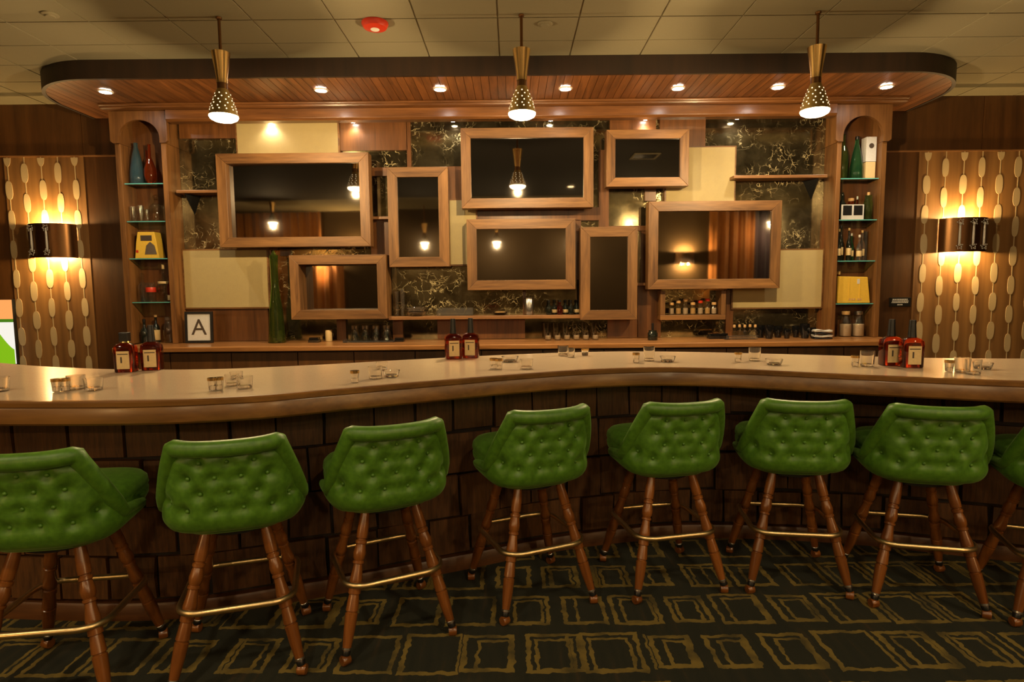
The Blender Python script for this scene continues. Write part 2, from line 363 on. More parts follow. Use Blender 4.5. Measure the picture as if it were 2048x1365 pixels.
# ------------------------------------------------------------------ side wall panels
def oval_mesh():
    pts = []
    for k in range(24):
        a = 2 * PI * k / 24; c, s_ = math.cos(a), math.sin(a)
        pts.append((0.038 * math.copysign(abs(c) ** 0.8, c), 0.105 * math.copysign(abs(s_) ** 0.75, s_)))
    return MB().prism(pts, -0.0025, 0.001, 'Y').mesh('oval_inlay', 'inlay')
OV = oval_mesh()
def half_oval(top):
    pts = [(x, z) for x, z in [(0.038 * math.cos(PI * k / 12 + PI), 0.09 * math.sin(PI * k / 12 + PI)) for k in range(13)]]
    return MB().prism(pts, -0.0025, 0.001, 'Y').mesh('oval_inlay', 'inlay')
OVT = half_oval(True)
ZT_L, ZT_R = 2.945, 2.915
def side_panels(x_edges, zt, sx, sp, nstr, label_side):
    # x_edges: outer edge, pattern panel edges, inner edge next to the back bar
    pan = MB().box(x_edges[1], x_edges[2], WY - 0.035, WY, 0, zt).build('pattern_panel', 'stripe_panel', wall)
    for a, b in ((x_edges[0], x_edges[1]), (x_edges[2], x_edges[3])):
        MB().box(a + 0.004, b - 0.004, WY - 0.03, WY, 0, zt).build('veneer_panel', 'dark_panel', wall)
    xs = sorted((x_edges[0], (x_edges[1] + x_edges[2]) / 2 if label_side == 'R' else x_edges[2] + 0.0, x_edges[3]))
    for a, b in zip(xs, xs[1:]):
        MB().box(a + 0.003, b - 0.003, WY - 0.03, WY, zt + 0.014, CEIL).build('veneer_panel', 'dark_panel', wall)
    MB().box(x_edges[0], x_edges[3], WY - 0.045, WY, zt, zt + 0.014).build('trim_strip', 'panel_x', wall)
    for i in range(nstr):
        x = sx + sp * i
        MB().box(x - 0.005, x + 0.005, WY - 0.0372, WY - 0.034, 0.3, zt).build('inlay_string', 'inlay', pan)
        z = zt - (0.0 if i % 2 == 0 else 0.13)
        if i % 2 == 0: ob('oval_inlay', OVT, pan, (x, WY - 0.036, zt - 0.01)); z = zt - 0.31
        while z > 0.55:
            ob('oval_inlay', OV, pan, (x + random.uniform(-.006, .006), WY - 0.036, z - 0.04), (0, random.uniform(-.03, .03), 0), (random.uniform(.9, 1.06), 1, random.uniform(.93, 1.05)))
            z -= 0.318
side_panels((-RX, -5.46, -4.60, -4.02), ZT_L, -5.42, 0.181, 5, 'L')
side_panels((3.86, 4.41, 5.75, RX)[0:4] if False else (RX, 5.75, 4.41, 3.86)[::-1], ZT_R, 4.503, 0.1967, 7, 'R')

# ------------------------------------------------------------------ back wall behind the bar: veined mirror with walnut boards
MIR = 6.44; BRD = 6.40
mirror = tag(MB().box(-3.468, 3.298, MIR, WY - 0.002, 0.9505, 3.33).build('veined_mirror', 'antique'), 'smoky gold veined antique mirror covering the wall behind the frames', 'mirror')
def wrect(x0, y0, x1, y1, Y):
    a = atY((x0 + x1) / 2 - (x1 - x0) / 2, (y0 + y1) / 2, Y); b = atY(x1, (y0 + y1) / 2, Y)
    c = atY((x0 + x1) / 2, y0, Y); d = atY((x0 + x1) / 2, y1, Y)
    return a[0], b[0], d[2], c[2]
boards = thing('wall_boarding', 'flat walnut veneer boards fixed between the framed screens', 'paneling', (0, BRD, 0.96))
def board(x0, y0, x1, y1, mat='panel', Y=BRD, name='board'):
    a, b, c, d = wrect(x0, y0, x1, y1, Y)
    o = MB().box(a, b, 0, MIR - Y, max(c, .955) - 0.96, d - 0.96).build(name, mat, boards); return o
for r in [(358, 238, 474, 277), (680, 240, 814, 301), (738, 335, 777, 352), (742, 440, 778, 545), (537, 497, 546, 690),
          (366, 617, 537, 690), (674, 640, 692, 690), (875, 640, 906, 690), (908, 640, 1050, 690), (896, 333, 923, 400),
          (1198, 300, 1218, 456), (935, 416, 1198, 442), (1218, 452, 1298, 462), (1290, 372, 1312, 402), (1150, 440, 1162, 560),
          (1275, 570, 1322, 690), (1215, 640, 1276, 690), (1320, 238, 1411, 294), (1220, 237, 1312, 262), (1452, 580, 1466, 690),
          (540, 470, 552, 500), (1046, 578, 1052, 632), (786, 640, 806, 690), (1378, 372, 1400, 404), (560, 500, 580, 512), (1640, 440, 1650, 690)]:
    board(*r)
for r in [(812, 236, 820, 336), (1284, 462, 1297, 566)]: board(*r, 'panel', 6.36, 'divider')
# framed boxes under the right big frame
bx = thing('box_shelf', 'open walnut box shelf under the large right frame', 'shelf', (0, 0, 0))
a, b, c, d = wrect(1321, 582, 1452, 640, 6.25)
MB().box(a, b, 6.25, MIR, c, c + 0.05).build('bottom', 'frame_x', bx, 0, 0.003)
MB().box(a, a + 0.05, 6.25, MIR, c + 0.051, d).build('side', 'frame_z', bx, 0, 0.003)
MB().box(b - 0.05, b, 6.25, MIR, c + 0.051, d).build('side', 'frame_z', bx, 0, 0.003)
BOXZ = c + 0.05
# wall shelves
def shelf(x0, x1, y, label, Yf, th=0.03, bracket=None):
    t = thing('wall_shelf', label, 'shelf'); p = atY(x0, y, Yf); q = atY(x1, y, Yf); z = (p[2] + q[2]) / 2
    MB().box(p[0], q[0], Yf, MIR, z - th, z).build('shelf_board', 'panel_x', t, 0, 0.003)
    if bracket is not None:
        for bxp in bracket:
            xx = atY(bxp, y, Yf)[0]
            zz = z - th - 0.0005; MB().add([(xx - .085, MIR - .002, zz), (xx + .085, MIR - .002, zz), (xx, Yf + .03, zz), (xx + .01, MIR - .002, zz - .2)], [(0, 1, 2), (0, 2, 3), (1, 3, 2), (0, 3, 1)]).build('bracket', 'black', t)
    return z
shelf(352, 436, 380, 'short walnut shelf with black bracket left of the widest frame', 6.25, 0.03, [366])
shelf(1468, 1655, 350, 'walnut shelf below the big veined mirror beside the right niche', 6.25, 0.03, [1640])
MIDZ = shelf(777, 1162, 632, 'long walnut shelf carrying bar glasses under the centre frames', 6.22, 0.035)
shelf(738, 778, 433, 'tiny walnut ledge between two frames', 6.32, 0.03)
shelf(1274, 1300, 566, 'tiny walnut ledge right of the narrow tall frame', 6.32, 0.03)

# cream panels
def cream(x0, y0, x1, y1, label, Y=6.37):
    a, b, c, d = wrect(x0, y0, x1, y1, Y)
    t = thing('cream_panel', label, 'wall panel', ((a + b) / 2, Y, c), 0, 'cream fabric panels')
    w2 = (b - a) / 2
    MB().box(-w2 + 0.015, w2 - 0.015, 0, 0.03, 0.015, d - c - 0.015).build('panel_face', 'cream', t)
    e = MB().box(-w2, w2, 0.004, MIR - Y, 0, 0.0148).box(-w2, w2, 0.004, MIR - Y, d - c - 0.0148, d - c).box(-w2, -w2 + 0.0148, 0.004, MIR - Y, 0.0149, d - c - 0.0149).box(w2 - 0.0148, w2, 0.004, MIR - Y, 0.0149, d - c - 0.0149)
    e.build('edge_frame', 'frame_x', t)
cream(471, 236, 678, 310, 'cream fabric panel under the cornice above the widest frame')
cream(366, 498, 538, 618, 'cream fabric panel above the letter A card')
cream(893, 398, 955, 532, 'narrow cream fabric panel between the three centre frames')
cream(1330, 292, 1472, 412, 'cream fabric panel beside the small upper right frame')
cream(1464, 498, 1647, 618, 'cream fabric panel tucked behind the large right frame by the niche')

# framed screens
def frame(x0, y0, x1, y1, label, Yf=6.18, bw=0.1, depth=0.14, rec=0.02, yaw=0.0):
    a, b, c, d = wrect(x0, y0, x1, y1, Yf); cx = (a + b) / 2; hw = (b - a) / 2; h = d - c
    t = thing('framed_screen', label, 'framed screen', (cx, Yf, c), 0, 'walnut framed dark screens')
    for s_ in (0, 1):
        zz = (0, bw) if s_ == 0 else (h, h - bw)
        MB().prism([(-hw, zz[0]), (hw, zz[0]), (hw - bw, zz[1]), (-hw + bw, zz[1])], 0, depth, 'Y').build('rail', 'frame_x', t, 0, 0.003)
        xx = (-hw, -hw + bw) if s_ == 0 else (hw, hw - bw)
        MB().prism([(xx[0], 0), (xx[0], h), (xx[1], h - bw), (xx[1], bw)], 0, depth, 'Y').build('stile', 'frame_z', t, 0, 0.003)
    MB().box(-hw + bw - 0.004, hw - bw + 0.004, rec, rec + 0.02, bw - 0.004, h - bw + 0.004).build('screen', 'screen', t).rotation_euler = (0, 0, yaw)
    if Yf + depth < MIR - 0.01:
        MB().box(-hw * 0.18, hw * 0.18, rec + 0.03, MIR - Yf, h * 0.35, h * 0.65).build('wall_mount', 'black', t)
    return t
frame(435, 306, 739, 494, 'widest walnut framed screen, upper left, reflecting a curtain', 6.18, 0.1, 0.14, 0.045, -0.045)
frame(776, 334, 897, 534, 'tall narrow walnut framed screen left of centre', 6.2)
frame(922, 255, 1187, 416, 'black walnut framed screen at upper centre under the cornice', 6.18)
frame(1213, 259, 1378, 373, 'smallest walnut framed screen, upper right of centre', 6.2, 0.09)
frame(934, 438, 1151, 580, 'walnut framed screen in the middle below the centre one', 6.19)
frame(1161, 454, 1275, 640, 'tall narrow walnut framed screen right of centre, hung low', 6.2)
frame(1297, 402, 1562, 578, 'large walnut framed screen at right reflecting a lit wall lamp', 6.18)
frame(580, 510, 773, 639, 'deep walnut framed screen hung low left above the glass tray', 6.16, 0.095, 0.27, 0.22)

# ------------------------------------------------------------------ canopy
canopy = thing('bar_canopy', 'rounded dark wood canopy with plank underside over the back bar', 'canopy', (0, 0, 3.34))
XL, XR, YF, YB, CR = -4.46, 4.26, 5.39, WY - 0.04, 0.78
def canopy_outline(ins=0.0):
    pts = []
    for k in range(17):
        a = PI + (PI / 2) * k / 16; pts.append((XL + CR + (CR - ins) * math.cos(a), YF + CR + (CR - ins) * math.sin(a)))
    for k in range(17):
        a = 1.5 * PI + (PI / 2) * k / 16; pts.append((XR - CR + (CR - ins) * math.cos(a), YF + CR + (CR - ins) * math.sin(a)))
    return pts
oo, ii = canopy_outline(), canopy_outline(0.03)
oo = [(XL, YB)] + oo + [(XR, YB)]; ii = [(XL + 0.03, YB)] + ii + [(XR - 0.03, YB)]
m = MB(); n = len(oo)
m.add([(p[0], p[1], -0.004) for p in oo] + [(p[0], p[1], 0.16 - 0.004) for p in oo] + [(p[0], p[1], -0.004) for p in ii] + [(p[0], p[1], 0.156) for p in ii],
      [(i, i + 1, n + i + 1, n + i) for i in range(n - 1)] + [(2 * n + i, 2 * n + i + 1, 3 * n + i + 1, 3 * n + i) for i in range(n - 1)] +
      [(i, i + 1, 2 * n + i + 1, 2 * n + i) for i in range(n - 1)] + [(n + i, n + i + 1, 3 * n + i + 1, 3 * n + i) for i in range(n - 1)])
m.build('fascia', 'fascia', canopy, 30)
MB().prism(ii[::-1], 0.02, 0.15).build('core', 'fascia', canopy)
def yfront(x):
    if x < XL + CR: d = min(1, (XL + CR - x) / (CR - 0.03)); return YF + CR - (CR - 0.03) * math.sqrt(max(0, 1 - d * d))
    if x > XR - CR: d = min(1, (x - XR + CR) / (CR - 0.03)); return YF + CR - (CR - 0.03) * math.sqrt(max(0, 1 - d * d))
    return YF + 0.03
PW = 0.0745; x = XL + 0.03
while x < XR - 0.031:
    x2 = min(x + PW, XR - 0.03); a, b = x + 0.002, x2 - 0.002
    MB().prism([(a, yfront(a)), (b, yfront(b)), (b, YB), (a, YB)], random.uniform(0, .002), 0.02).build('plank', 'plank', canopy)
    x = x2
# cornice under the canopy
cor = thing('cornice', 'stepped walnut cornice running under the canopy', 'cornice', (0, 0, 3.18))
MB().prism([(6.08, 0.158), (6.08, 0.14), (6.10, 0.134), (6.10, 0.12), (6.13, 0.112), (6.27, 0.112), (6.27, 0.158)], -4.05, 3.93, 'X').build('moulding', 'cornice', cor, 0, 0.003)
MB().prism([(6.15, 0.111), (6.15, 0.02), (6.17, 0.0), (6.27, 0.0), (6.27, 0.111)], -3.432, 3.262, 'X').build('lower_moulding', 'cornice', cor, 0, 0.003)
MB().box(-3.43, 3.26, 6.272, MIR, 0.05, 0.158).build('soffit_board', 'panel_x', cor)
# canopy downlights
for (px, py, nm) in [(211, 183, 'leftmost recessed downlight in the canopy underside'), (642, 180, 'recessed downlight just right of the left pendant'),
                     (880, 178, 'recessed downlight left of the middle pendant'), (1131, 177, 'recessed downlight just right of the middle pendant'),
                     (1356, 176, 'recessed downlight midway between the middle and right pendants'), (1556, 174, 'recessed downlight just left of the right pendant'),
                     (1773, 173, 'rightmost recessed downlight in the canopy underside')]:
    p = atZ(px, py, 3.335)
    t = thing('recessed_downlight', nm, 'downlight', (p[0], p[1], 3.337), 0, 'canopy downlights')
    MB().lathe([(0.064, 0.0), (0.064, -0.008), (0.052, -0.012), (0.046, -0.004)], 20, cap=False).build('trim_ring', 'white', t, 40)
    MB().lathe([(0.046, -0.004), (0.046, -0.011), (0.02, -0.016)], 16).build('lens', 'led', t, 40)
    light('downlight_beam', 'SPOT', (0, 0, -0.03), P_CAN, COOL, t, 0.03, 125, 0.9)
for i, (px, py) in enumerate([(530, 240), (700, 240), (905, 242), (1102, 240), (1293, 238), (1477, 237)]):
    p = atZ(px, py, 3.2)
    t = thing('puck_light', ['puck light under the cornice above the upper cream panel', 'puck light under the cornice above the top walnut board', 'puck light under the cornice above the upper left of the black centre screen',
              'puck light under the cornice above the black centre screen', 'puck light under the cornice above the smallest frame', 'puck light under the cornice at the big veined mirror'][i], 'puck light', (p[0], 6.34, 3.23), 0, 'cornice puck lights')
    MB().lathe([(0.04, 0.0), (0.04, -0.018), (0.033, -0.022)], 18).build('housing', 'steel', t, 40)
    MB().lathe([(0.03, -0.0225), (0.024, -0.027)], 16).build('lens', 'led', t, 40)
    light('puck_beam', 'SPOT', (0, 0, -0.04), P_PUCK, COOL, t, 0.02, 140, 0.8)

# ------------------------------------------------------------------ arched display niches
def niche(x0, x1, xi0, xi1, zbase, ztop_arch, zspring, label, shelves, mirror_x):
    t = thing('display_niche', label, 'display cabinet', (0, 0, 0), 0, 'arched display niches')
    NB = 6.42; Yf = 6.2; TOP = 3.29
    # arch board with round opening
    cx = (xi0 + xi1) / 2; r = (xi1 - xi0) / 2; ks = []
    N = 20
    poly = [(x0 - 0.03, TOP), (x0 - 0.03, zspring - 0.03), (x0 - 0.005, zspring - 0.05), (xi0, zspring - 0.05)]
    for k in range(N + 1):
        a = PI - PI * k / N; poly.append((cx + r * math.cos(a), zspring + (ztop_arch - zspring) * math.sin(a)))
    poly += [(xi1, zspring - 0.05), (x1 + 0.005, zspring - 0.05), (x1 + 0.03, zspring - 0.03), (x1 + 0.03, TOP)]
    MB().prism(poly, Yf - 0.02, Yf + 0.015, 'Y').build('arch_board', 'niche', t)
    MB().box(x0, xi0, Yf + 0.0, NB + 0.03, zbase, zspring - 0.052).build('side_panel', 'niche', t, 0, 0.003)
    MB().box(xi1, x1, Yf + 0.0, NB + 0.03, zbase, zspring - 0.052).build('side_panel', 'niche', t, 0, 0.003)
    MB().box(x0, xi0 - 0.001, Yf + 0.017, NB + 0.03, zspring - 0.05, TOP).build('upper_side', 'niche', t)
    MB().box(xi1 + 0.001, x1, Yf + 0.017, NB + 0.03, zspring - 0.05, TOP).build('upper_side', 'niche', t)
    MB().box(xi0, xi1, NB, NB + 0.03, zbase, TOP).build('back_board', 'panel', t)
    MB().box(xi0, xi1, Yf + 0.02, NB - 0.001, TOP - 0.02, TOP).build('top_board', 'panel', t)
    for z in shelves:
        MB().box(xi0 + 0.002, xi1 - 0.002, Yf + 0.03, NB - 0.005, z - 0.010, z).build('glass_shelf', 'glass_shelf', t)
        MB().box(xi0 + 0.002, xi1 - 0.002, Yf + 0.026, Yf + 0.0299, z - 0.010, z).build('polished_edge', 'shelf_edge', t)
    return t
SHL = [2.59, 2.21, 1.832, 1.383]; SHR = [2.575, 2.16, 1.742, 1.302]
niche(-3.985, -3.47, -3.93, -3.52, 0.952, 3.205, 3.03, 'arched walnut display niche at the left with blue and red bottles on top', SHL, 0)
niche(3.30, 3.80, 3.345, 3.75, 0.952, 3.18, 2.98, 'arched walnut display niche at the right with a yellow bag', SHR, 0)

# ------------------------------------------------------------------ back counter
bc = thing('back_counter', 'long low walnut cabinet below the screens', 'cabinet')
CF = 5.84
xs = [-3.83, -3.35, -2.75, -2.1, -1.55, -0.95, -0.3, 0.3, 0.9, 1.5, 2.1, 2.7, 3.25, 3.78]
MB().box(-3.82, 3.77, CF + 0.02, WY - 0.04, 0.0, 0.90).build('carcass', 'block_back', bc)
for a, b in zip(xs, xs[1:]):
    MB().box(a + 0.004, b - 0.004, CF, CF + 0.019, 0.1, 0.885).build('door', 'dark_panel', bc, 0, 0.003)
wt = tag(MB().box(-3.87, 3.84, 5.77, WY - 0.04, 0.902, 0.95).build('counter_top', 'counter', None, 0, 0.008), 'polished wood worktop of the long back counter', 'worktop')

# ------------------------------------------------------------------ the bar
fr = [(-4.6, 3.0), (-3.8, 2.62), (-3.1, 2.42), (-2.5, 2.34), (-2.02, 2.32), (-1.75, 2.31), (-1.5, 2.31), (-1.27, 2.335), (-1.02, 2.40), (-0.8, 2.51), (-0.56, 2.64), (-0.27, 2.79), (0.06, 2.95), (0.44, 3.09), (0.81, 3.13), (1.14, 3.05), (1.43, 2.92), (1.7, 2.79), (1.95, 2.69), (2.23, 2.58), (2.7, 2.44), (3.3, 2.33), (4.0, 2.3)]
bk = [(-5.0, 4.5), (-4.2, 4.1), (-3.6, 3.83), (-3.12, 3.63), (-2.76, 3.46), (-2.27, 3.30), (-1.89, 3.245), (-1.62, 3.255), (-1.4, 3.30), (-1.02, 3.43), (-0.56, 3.63), (0.07, 3.85), (0.59, 3.95), (0.95, 3.93), (1.29, 3.85), (1.81, 3.67), (2.14, 3.54), (2.48, 3.44), (2.94, 3.38), (3.5, 3.36), (4.0, 3.36)]
FP = catmull(fr, 6); BP = catmull(bk, 6)
BZ = 1.07
bar = thing('bar', 'curved bar with pale stone top, wood edge and wood block front', 'bar counter')
inner = offset(FP, 0.03)
poly = [(p.x, p.y) for p in inner] + [(p.x, p.y) for p in BP[::-1]]
me = bpy.data.meshes.new('bar_top'); bm = bmesh.new()
vt = [bm.verts.new((x, y, BZ)) for x, y in poly]; ftop = bm.faces.new(vt)
bmesh.ops.triangulate(bm, faces=[ftop])
geom = bmesh.ops.extrude_face_region(bm, geom=bm.faces[:]); bmesh.ops.translate(bm, vec=(0, 0, -0.035), verts=[v for v in geom['geom'] if isinstance(v, bmesh.types.BMVert)])
bmesh.ops.recalc_face_normals(bm, faces=bm.faces); bm.to_mesh(me); bm.free(); me.materials.append(M['bartop']); ob('bar_top', me, bar)
def sweep(path, prof):
    m = MB(); rows = [offset(path, d) for d, z in prof]; n = len(path); k = len(prof)
    vs = [(rows[j][i].x, rows[j][i].y, prof[j][1]) for j in range(k) for i in range(n)]
    fs = [(j * n + i, j * n + i + 1, ((j + 1) % k) * n + i + 1, ((j + 1) % k) * n + i) for j in range(k) for i in range(n - 1)]
    return m.add(vs, fs)
sweep(FP, [(0.031, BZ + 0.001), (0.006, BZ + 0.001), (0.0, BZ - 0.005), (0.0, BZ - 0.022), (0.004, BZ - 0.026), (0.002, BZ - 0.03), (0.002, BZ - 0.088), (0.008, BZ - 0.096), (0.06, BZ - 0.096), (0.06, BZ - 0.037), (0.031, BZ - 0.037)]).build('edge_nosing', 'nosing', bar, 35)
DIE = 0.31
DP = catmull([(-4.6, 3.35), (-3.8, 2.98), (-3.1, 2.8), (-2.5, 2.7), (-1.62, 2.66), (-1.04, 2.82), (-0.66, 2.97), (-0.26, 3.13), (0.1, 3.29), (0.44, 3.40), (0.81, 3.48), (1.14, 3.5), (1.6, 3.46), (2.06, 3.37), (2.54, 3.21), (3.3, 2.98), (4.0, 2.9)], 6)
sweep(FP, [(0.05, BZ - 0.036), (0.05, BZ - 0.055), (DIE + 0.4, BZ - 0.055), (DIE + 0.4, BZ - 0.036)]).build('underside_board', 'block_back', bar)
sweep(DP, [(0, BZ - 0.056), (0, 0.0), (0.06, 0.0), (0.06, BZ - 0.056)]).build('front_backing', 'block_back', bar)
sweep(DP, [(-0.045, 0.0), (-0.045, 0.07), (-0.038, 0.08), (-0.001, 0.08), (-0.001, 0.0)]).build('kick_board', 'kick', bar, 35)
# wood blocks on the front
blocks = []
for v in range(7):
    rnd = random.Random(v); hw, hh = 0.5, 0.5
    j = lambda: rnd.uniform(-0.035, 0.035)
    pts = [(-hw + abs(j()), -hh + abs(j()) * .8), (hw - abs(j()), -hh + abs(j()) * .8), (hw - abs(j()), 0 + j()), (hw - abs(j()), hh - abs(j()) * .6), (0.1, hh - abs(j()) * .6), (-hw + abs(j()), hh - abs(j()) * .6)]
    blocks.append(MB().prism([(p[0], p[1]) for p in pts], -1, 0, 'Y').mesh('wood_block', 'block'))
cum = [0.0]
for a, b in zip(DP, DP[1:]): cum.append(cum[-1] + (b - a).length)
def along(s_):
    for i in range(len(cum) - 1):
        if cum[i + 1] >= s_:
            t = (s_ - cum[i]) / (cum[i + 1] - cum[i]); p = DP[i].lerp(DP[i + 1], t); d = DP[min(i + 2, len(DP) - 1)] - DP[max(i - 1, 0)]
            return p, math.atan2(d.y, d.x)
    return DP[-1], 0
rnd = random.Random(3)
rows = [(0.09, 0.29), (0.295, 0.52), (0.525, 0.745), (0.75, 0.965)]
nb = 0
for ri, (z0, z1) in enumerate(rows):
    s_ = 1.0 + 0.11 * (ri % 2)
    while s_ < cum[-1] - 1.0:
        wd = rnd.uniform(0.19, 0.27); p, ang = along(s_ + wd / 2)
        th = rnd.uniform(0.012, 0.034); dz = rnd.uniform(-.012, .012)
        if -3.2 < p.x < 3.6:
            o = ob('wood_block', blocks[rnd.randrange(7)], bar, (p.x, p.y, (z0 + z1) / 2 + dz * .4), (rnd.uniform(-.03, .01), rnd.uniform(-.02, .02), ang), (wd - 0.006, th, z1 - z0 - 0.004)); nb += 1
        s_ += wd

# ------------------------------------------------------------------ stools
def superq(c, e): return math.copysign(abs(c) ** e, c)
def sstep(a, b, x): t = max(0, min(1, (x - a) / (b - a))); return t * t * (3 - 2 * t)
AM = math.radians(102)
def ztop(a):
    d = abs(math.degrees(a))
    return 0.950 - 0.006 * (1 - min(1, d / 45)) - 0.255 * max(0, min(1, (d - 43) / 37)) ** 1.0 - 0.02 * sstep(78, 102, d)
ZB = 0.602
def shell_pt(a, z, off=0.0):
    k = max(0, min(1, (z - 0.63) / 0.30))
    A = 0.258 + (0.228 - 0.258) * k; Bk = 0.228 + 0.04 * k
    if z < 0.67:
        q = (0.67 - z) / (0.67 - ZB); sc_ = math.sqrt(max(0, 1 - (q * 0.88) ** 2)) * 0.2 + 0.8 if q < 1 else 0.78 + .22 * 0.47
        A *= sc_; Bk *= sc_
    x = (A - off) * superq(math.sin(a), 0.62); y = -(Bk - off) * superq(math.cos(a), 0.62)
    return Vector((x, y, z))
def pos_from_xz(x, z):
    lo, hi = -AM, AM
    for _ in range(30):
        mid = (lo + hi) / 2
        if shell_pt(mid, z).x < x and mid < PI / 2: lo = mid
        else: hi = mid
    return (lo + hi) / 2
# tuft buttons on the back: rows of a diamond grid
TUFT = []
for ri, z in enumerate((0.876, 0.817, 0.757, 0.692)):
    n_ = 3 if ri % 2 == 0 else 4
    if ri == 3: n_ = 4
    sp = (0.1, 0.097, 0.104, 0.104)[ri]
    for k in range(n_):
        TUFT.append(((k - (n_ - 1) / 2) * sp, z))
TUFT = [(x, z) for x, z in TUFT] + [(-0.218, 0.72), (0.218, 0.72)]
TA = [(pos_from_xz(x, z), z) for x, z in TUFT]
TP = [shell_pt(a, z) for a, z in TA]
def make_stool():
    root = thing('bar_stool', 'x', 'bar stool')
    NU, NV = 85, 30
    def f(off, tuft):
        def fn(u, v):
            a = -AM + 2 * AM * u; zt = ztop(a); zb = ZB + 0.035 * sstep(52, 100, abs(math.degrees(a))); z = zb + (zt - zb) * v
            p = shell_pt(a, z, off)
            if tuft:
                best = 9
                dep = 0.0
                for t in TP:
                    d2 = (p - t).length
                    if d2 < 0.09: dep += 0.011 * math.exp(-(d2 / 0.021) ** 2) + 0.004 * math.exp(-(d2 / 0.045) ** 2)
                nrm = Vector((p.x, p.y, 0)).normalized()
                edge = sstep(0, 0.25, v) * sstep(0.97, 0.8, v)
                p = p + nrm * (0.004 * edge) - nrm * (dep * 2.0 + 0.022 * sstep(0.80, 0.93, v))
            return p
        return fn
    m = MB(); m.grid(NU, NV, f(0.0, True)); m.grid(NU, NV, f(0.05, False), True)
    o2 = NU * NV
    for j in range(NV - 1):
        m.f.append((j * NU, (j + 1) * NU, o2 + (j + 1) * NU, o2 + j * NU)); e = NU - 1
        m.f.append((j * NU + e, o2 + j * NU + e, o2 + (j + 1) * NU + e, (j + 1) * NU + e))
    for i in range(NU - 1):
        t0 = (NV - 1) * NU
        m.f.append((t0 + i, t0 + i + 1, o2 + t0 + i + 1, o2 + t0 + i)); m.f.append((i, o2 + i, o2 + i + 1, i + 1))
    back = m.build('backrest', 'green', root, 60)
    bt = MB().lathe([(0.0075, -0.004), (0.0075, 0.0), (0.005, 0.003), (0.002, 0.004)], 10).mesh('button', 'green', 60)
    for t in TP:
        nrm = Vector((t.x, t.y, 0)).normalized()
        o = ob('button', bt, back, t - nrm * 0.018, nrm.to_track_quat('Z', 'Y').to_euler())
    # padded roll along the top edge
    pts = []; tp = []
    for k in range(61):
        a = -AM * 0.98 + 2 * AM * 0.98 * k / 60
        p = shell_pt(a, ztop(a), 0.004) + Vector((0, 0, -0.012)); pts.append(p)
        tp.append(min(1, 0.45 + 0.55 * min(k, 60 - k) / 8))
    MB().tube(pts, 0.031, 12, False, tp).build('edge_roll', 'green', root, 70)
    # seat cushion
    def rr(hw, y0, y1, e, n=40):
        out = []
        for k in range(n):
            a = 2 * PI * k / n
            out.append((hw * superq(math.cos(a), e), (y0 + y1) / 2 + (y1 - y0) / 2 * superq(math.sin(a), e)))
        return out
    m = MB(); lv = [(0.66, 0.80), (0.672, 0.93), (0.70, 0.985), (0.722, 0.995), (0.728, 0.975), (0.745, 1.0), (0.768, 0.985), (0.786, 0.92), (0.797, 0.75), (0.802, 0.4), (0.803, 0.05)]
    vs = []; fs = []; n = 40
    for z, s_ in lv:
        for x, y in rr(0.238, -0.19, 0.295, 0.62): vs.append((x * s_, 0.045 + (y - 0.045) * s_, z - 0.035))
    for i in range(len(lv) - 1):
        for k in range(n): fs.append((i * n + k, i * n + (k + 1) % n, (i + 1) * n + (k + 1) % n, (i + 1) * n + k))
    fs.append(tuple(range(n))[::-1]); fs.append(tuple((len(lv) - 1) * n + k for k in range(n)))
    m.add(vs, fs).build('seat', 'green', root, 70)
    # pan below the shell and swivel
    m = MB(); vs = []; fs = []
    lv = [(0.615, 0.6), (0.617, 0.92), (0.635, 1.0), (0.665, 1.0)]
    for z, s_ in lv:
        for x, y in rr(0.20, -0.185, 0.225, 0.6): vs.append((x * s_, 0.02 + (y - 0.02) * s_, z - 0.035))
    for i in range(len(lv) - 1):
        for k in range(n): fs.append((i * n + k, i * n + (k + 1) % n, (i + 1) * n + (k + 1) % n, (i + 1) * n + k))
    fs.append(tuple(range(n))[::-1]); fs.append(tuple((len(lv) - 1) * n + k for k in range(n)))
    m.add(vs, fs).build('seat_pan', 'green', root, 60)
    MB().lathe([(0.10, 0.55), (0.13, 0.557), (0.13, 0.577), (0.06, 0.579)], 24).build('swivel_plate', 'black', root, 40)
    # turned legs
    top, bot = 0.105, 0.222
    L = math.dist((top, top, 0.61), (bot, bot, 0.05))
    pr = [(0.0, .018), (.10, .0225), (.16, .0235), (.20, .0225), (.205, .018), (.215, .018), (.22, .0235), (.24, .0235), (.245, .019), (.26, .021), (.31, .026), (.345, .024), (.365, .0185), (.37, .023), (.385, .023), (.39, .018), (.43, .02), (.50, .0255), (.535, .0255), (.545, .019), (.555, .019), (.56, .025), (.60, .025), (.605, .02), (.64, .0225), (.72, .0255), (.725, .021), (.735, .021), (.74, .0255), (.85, .023), (1.0, .0165)]
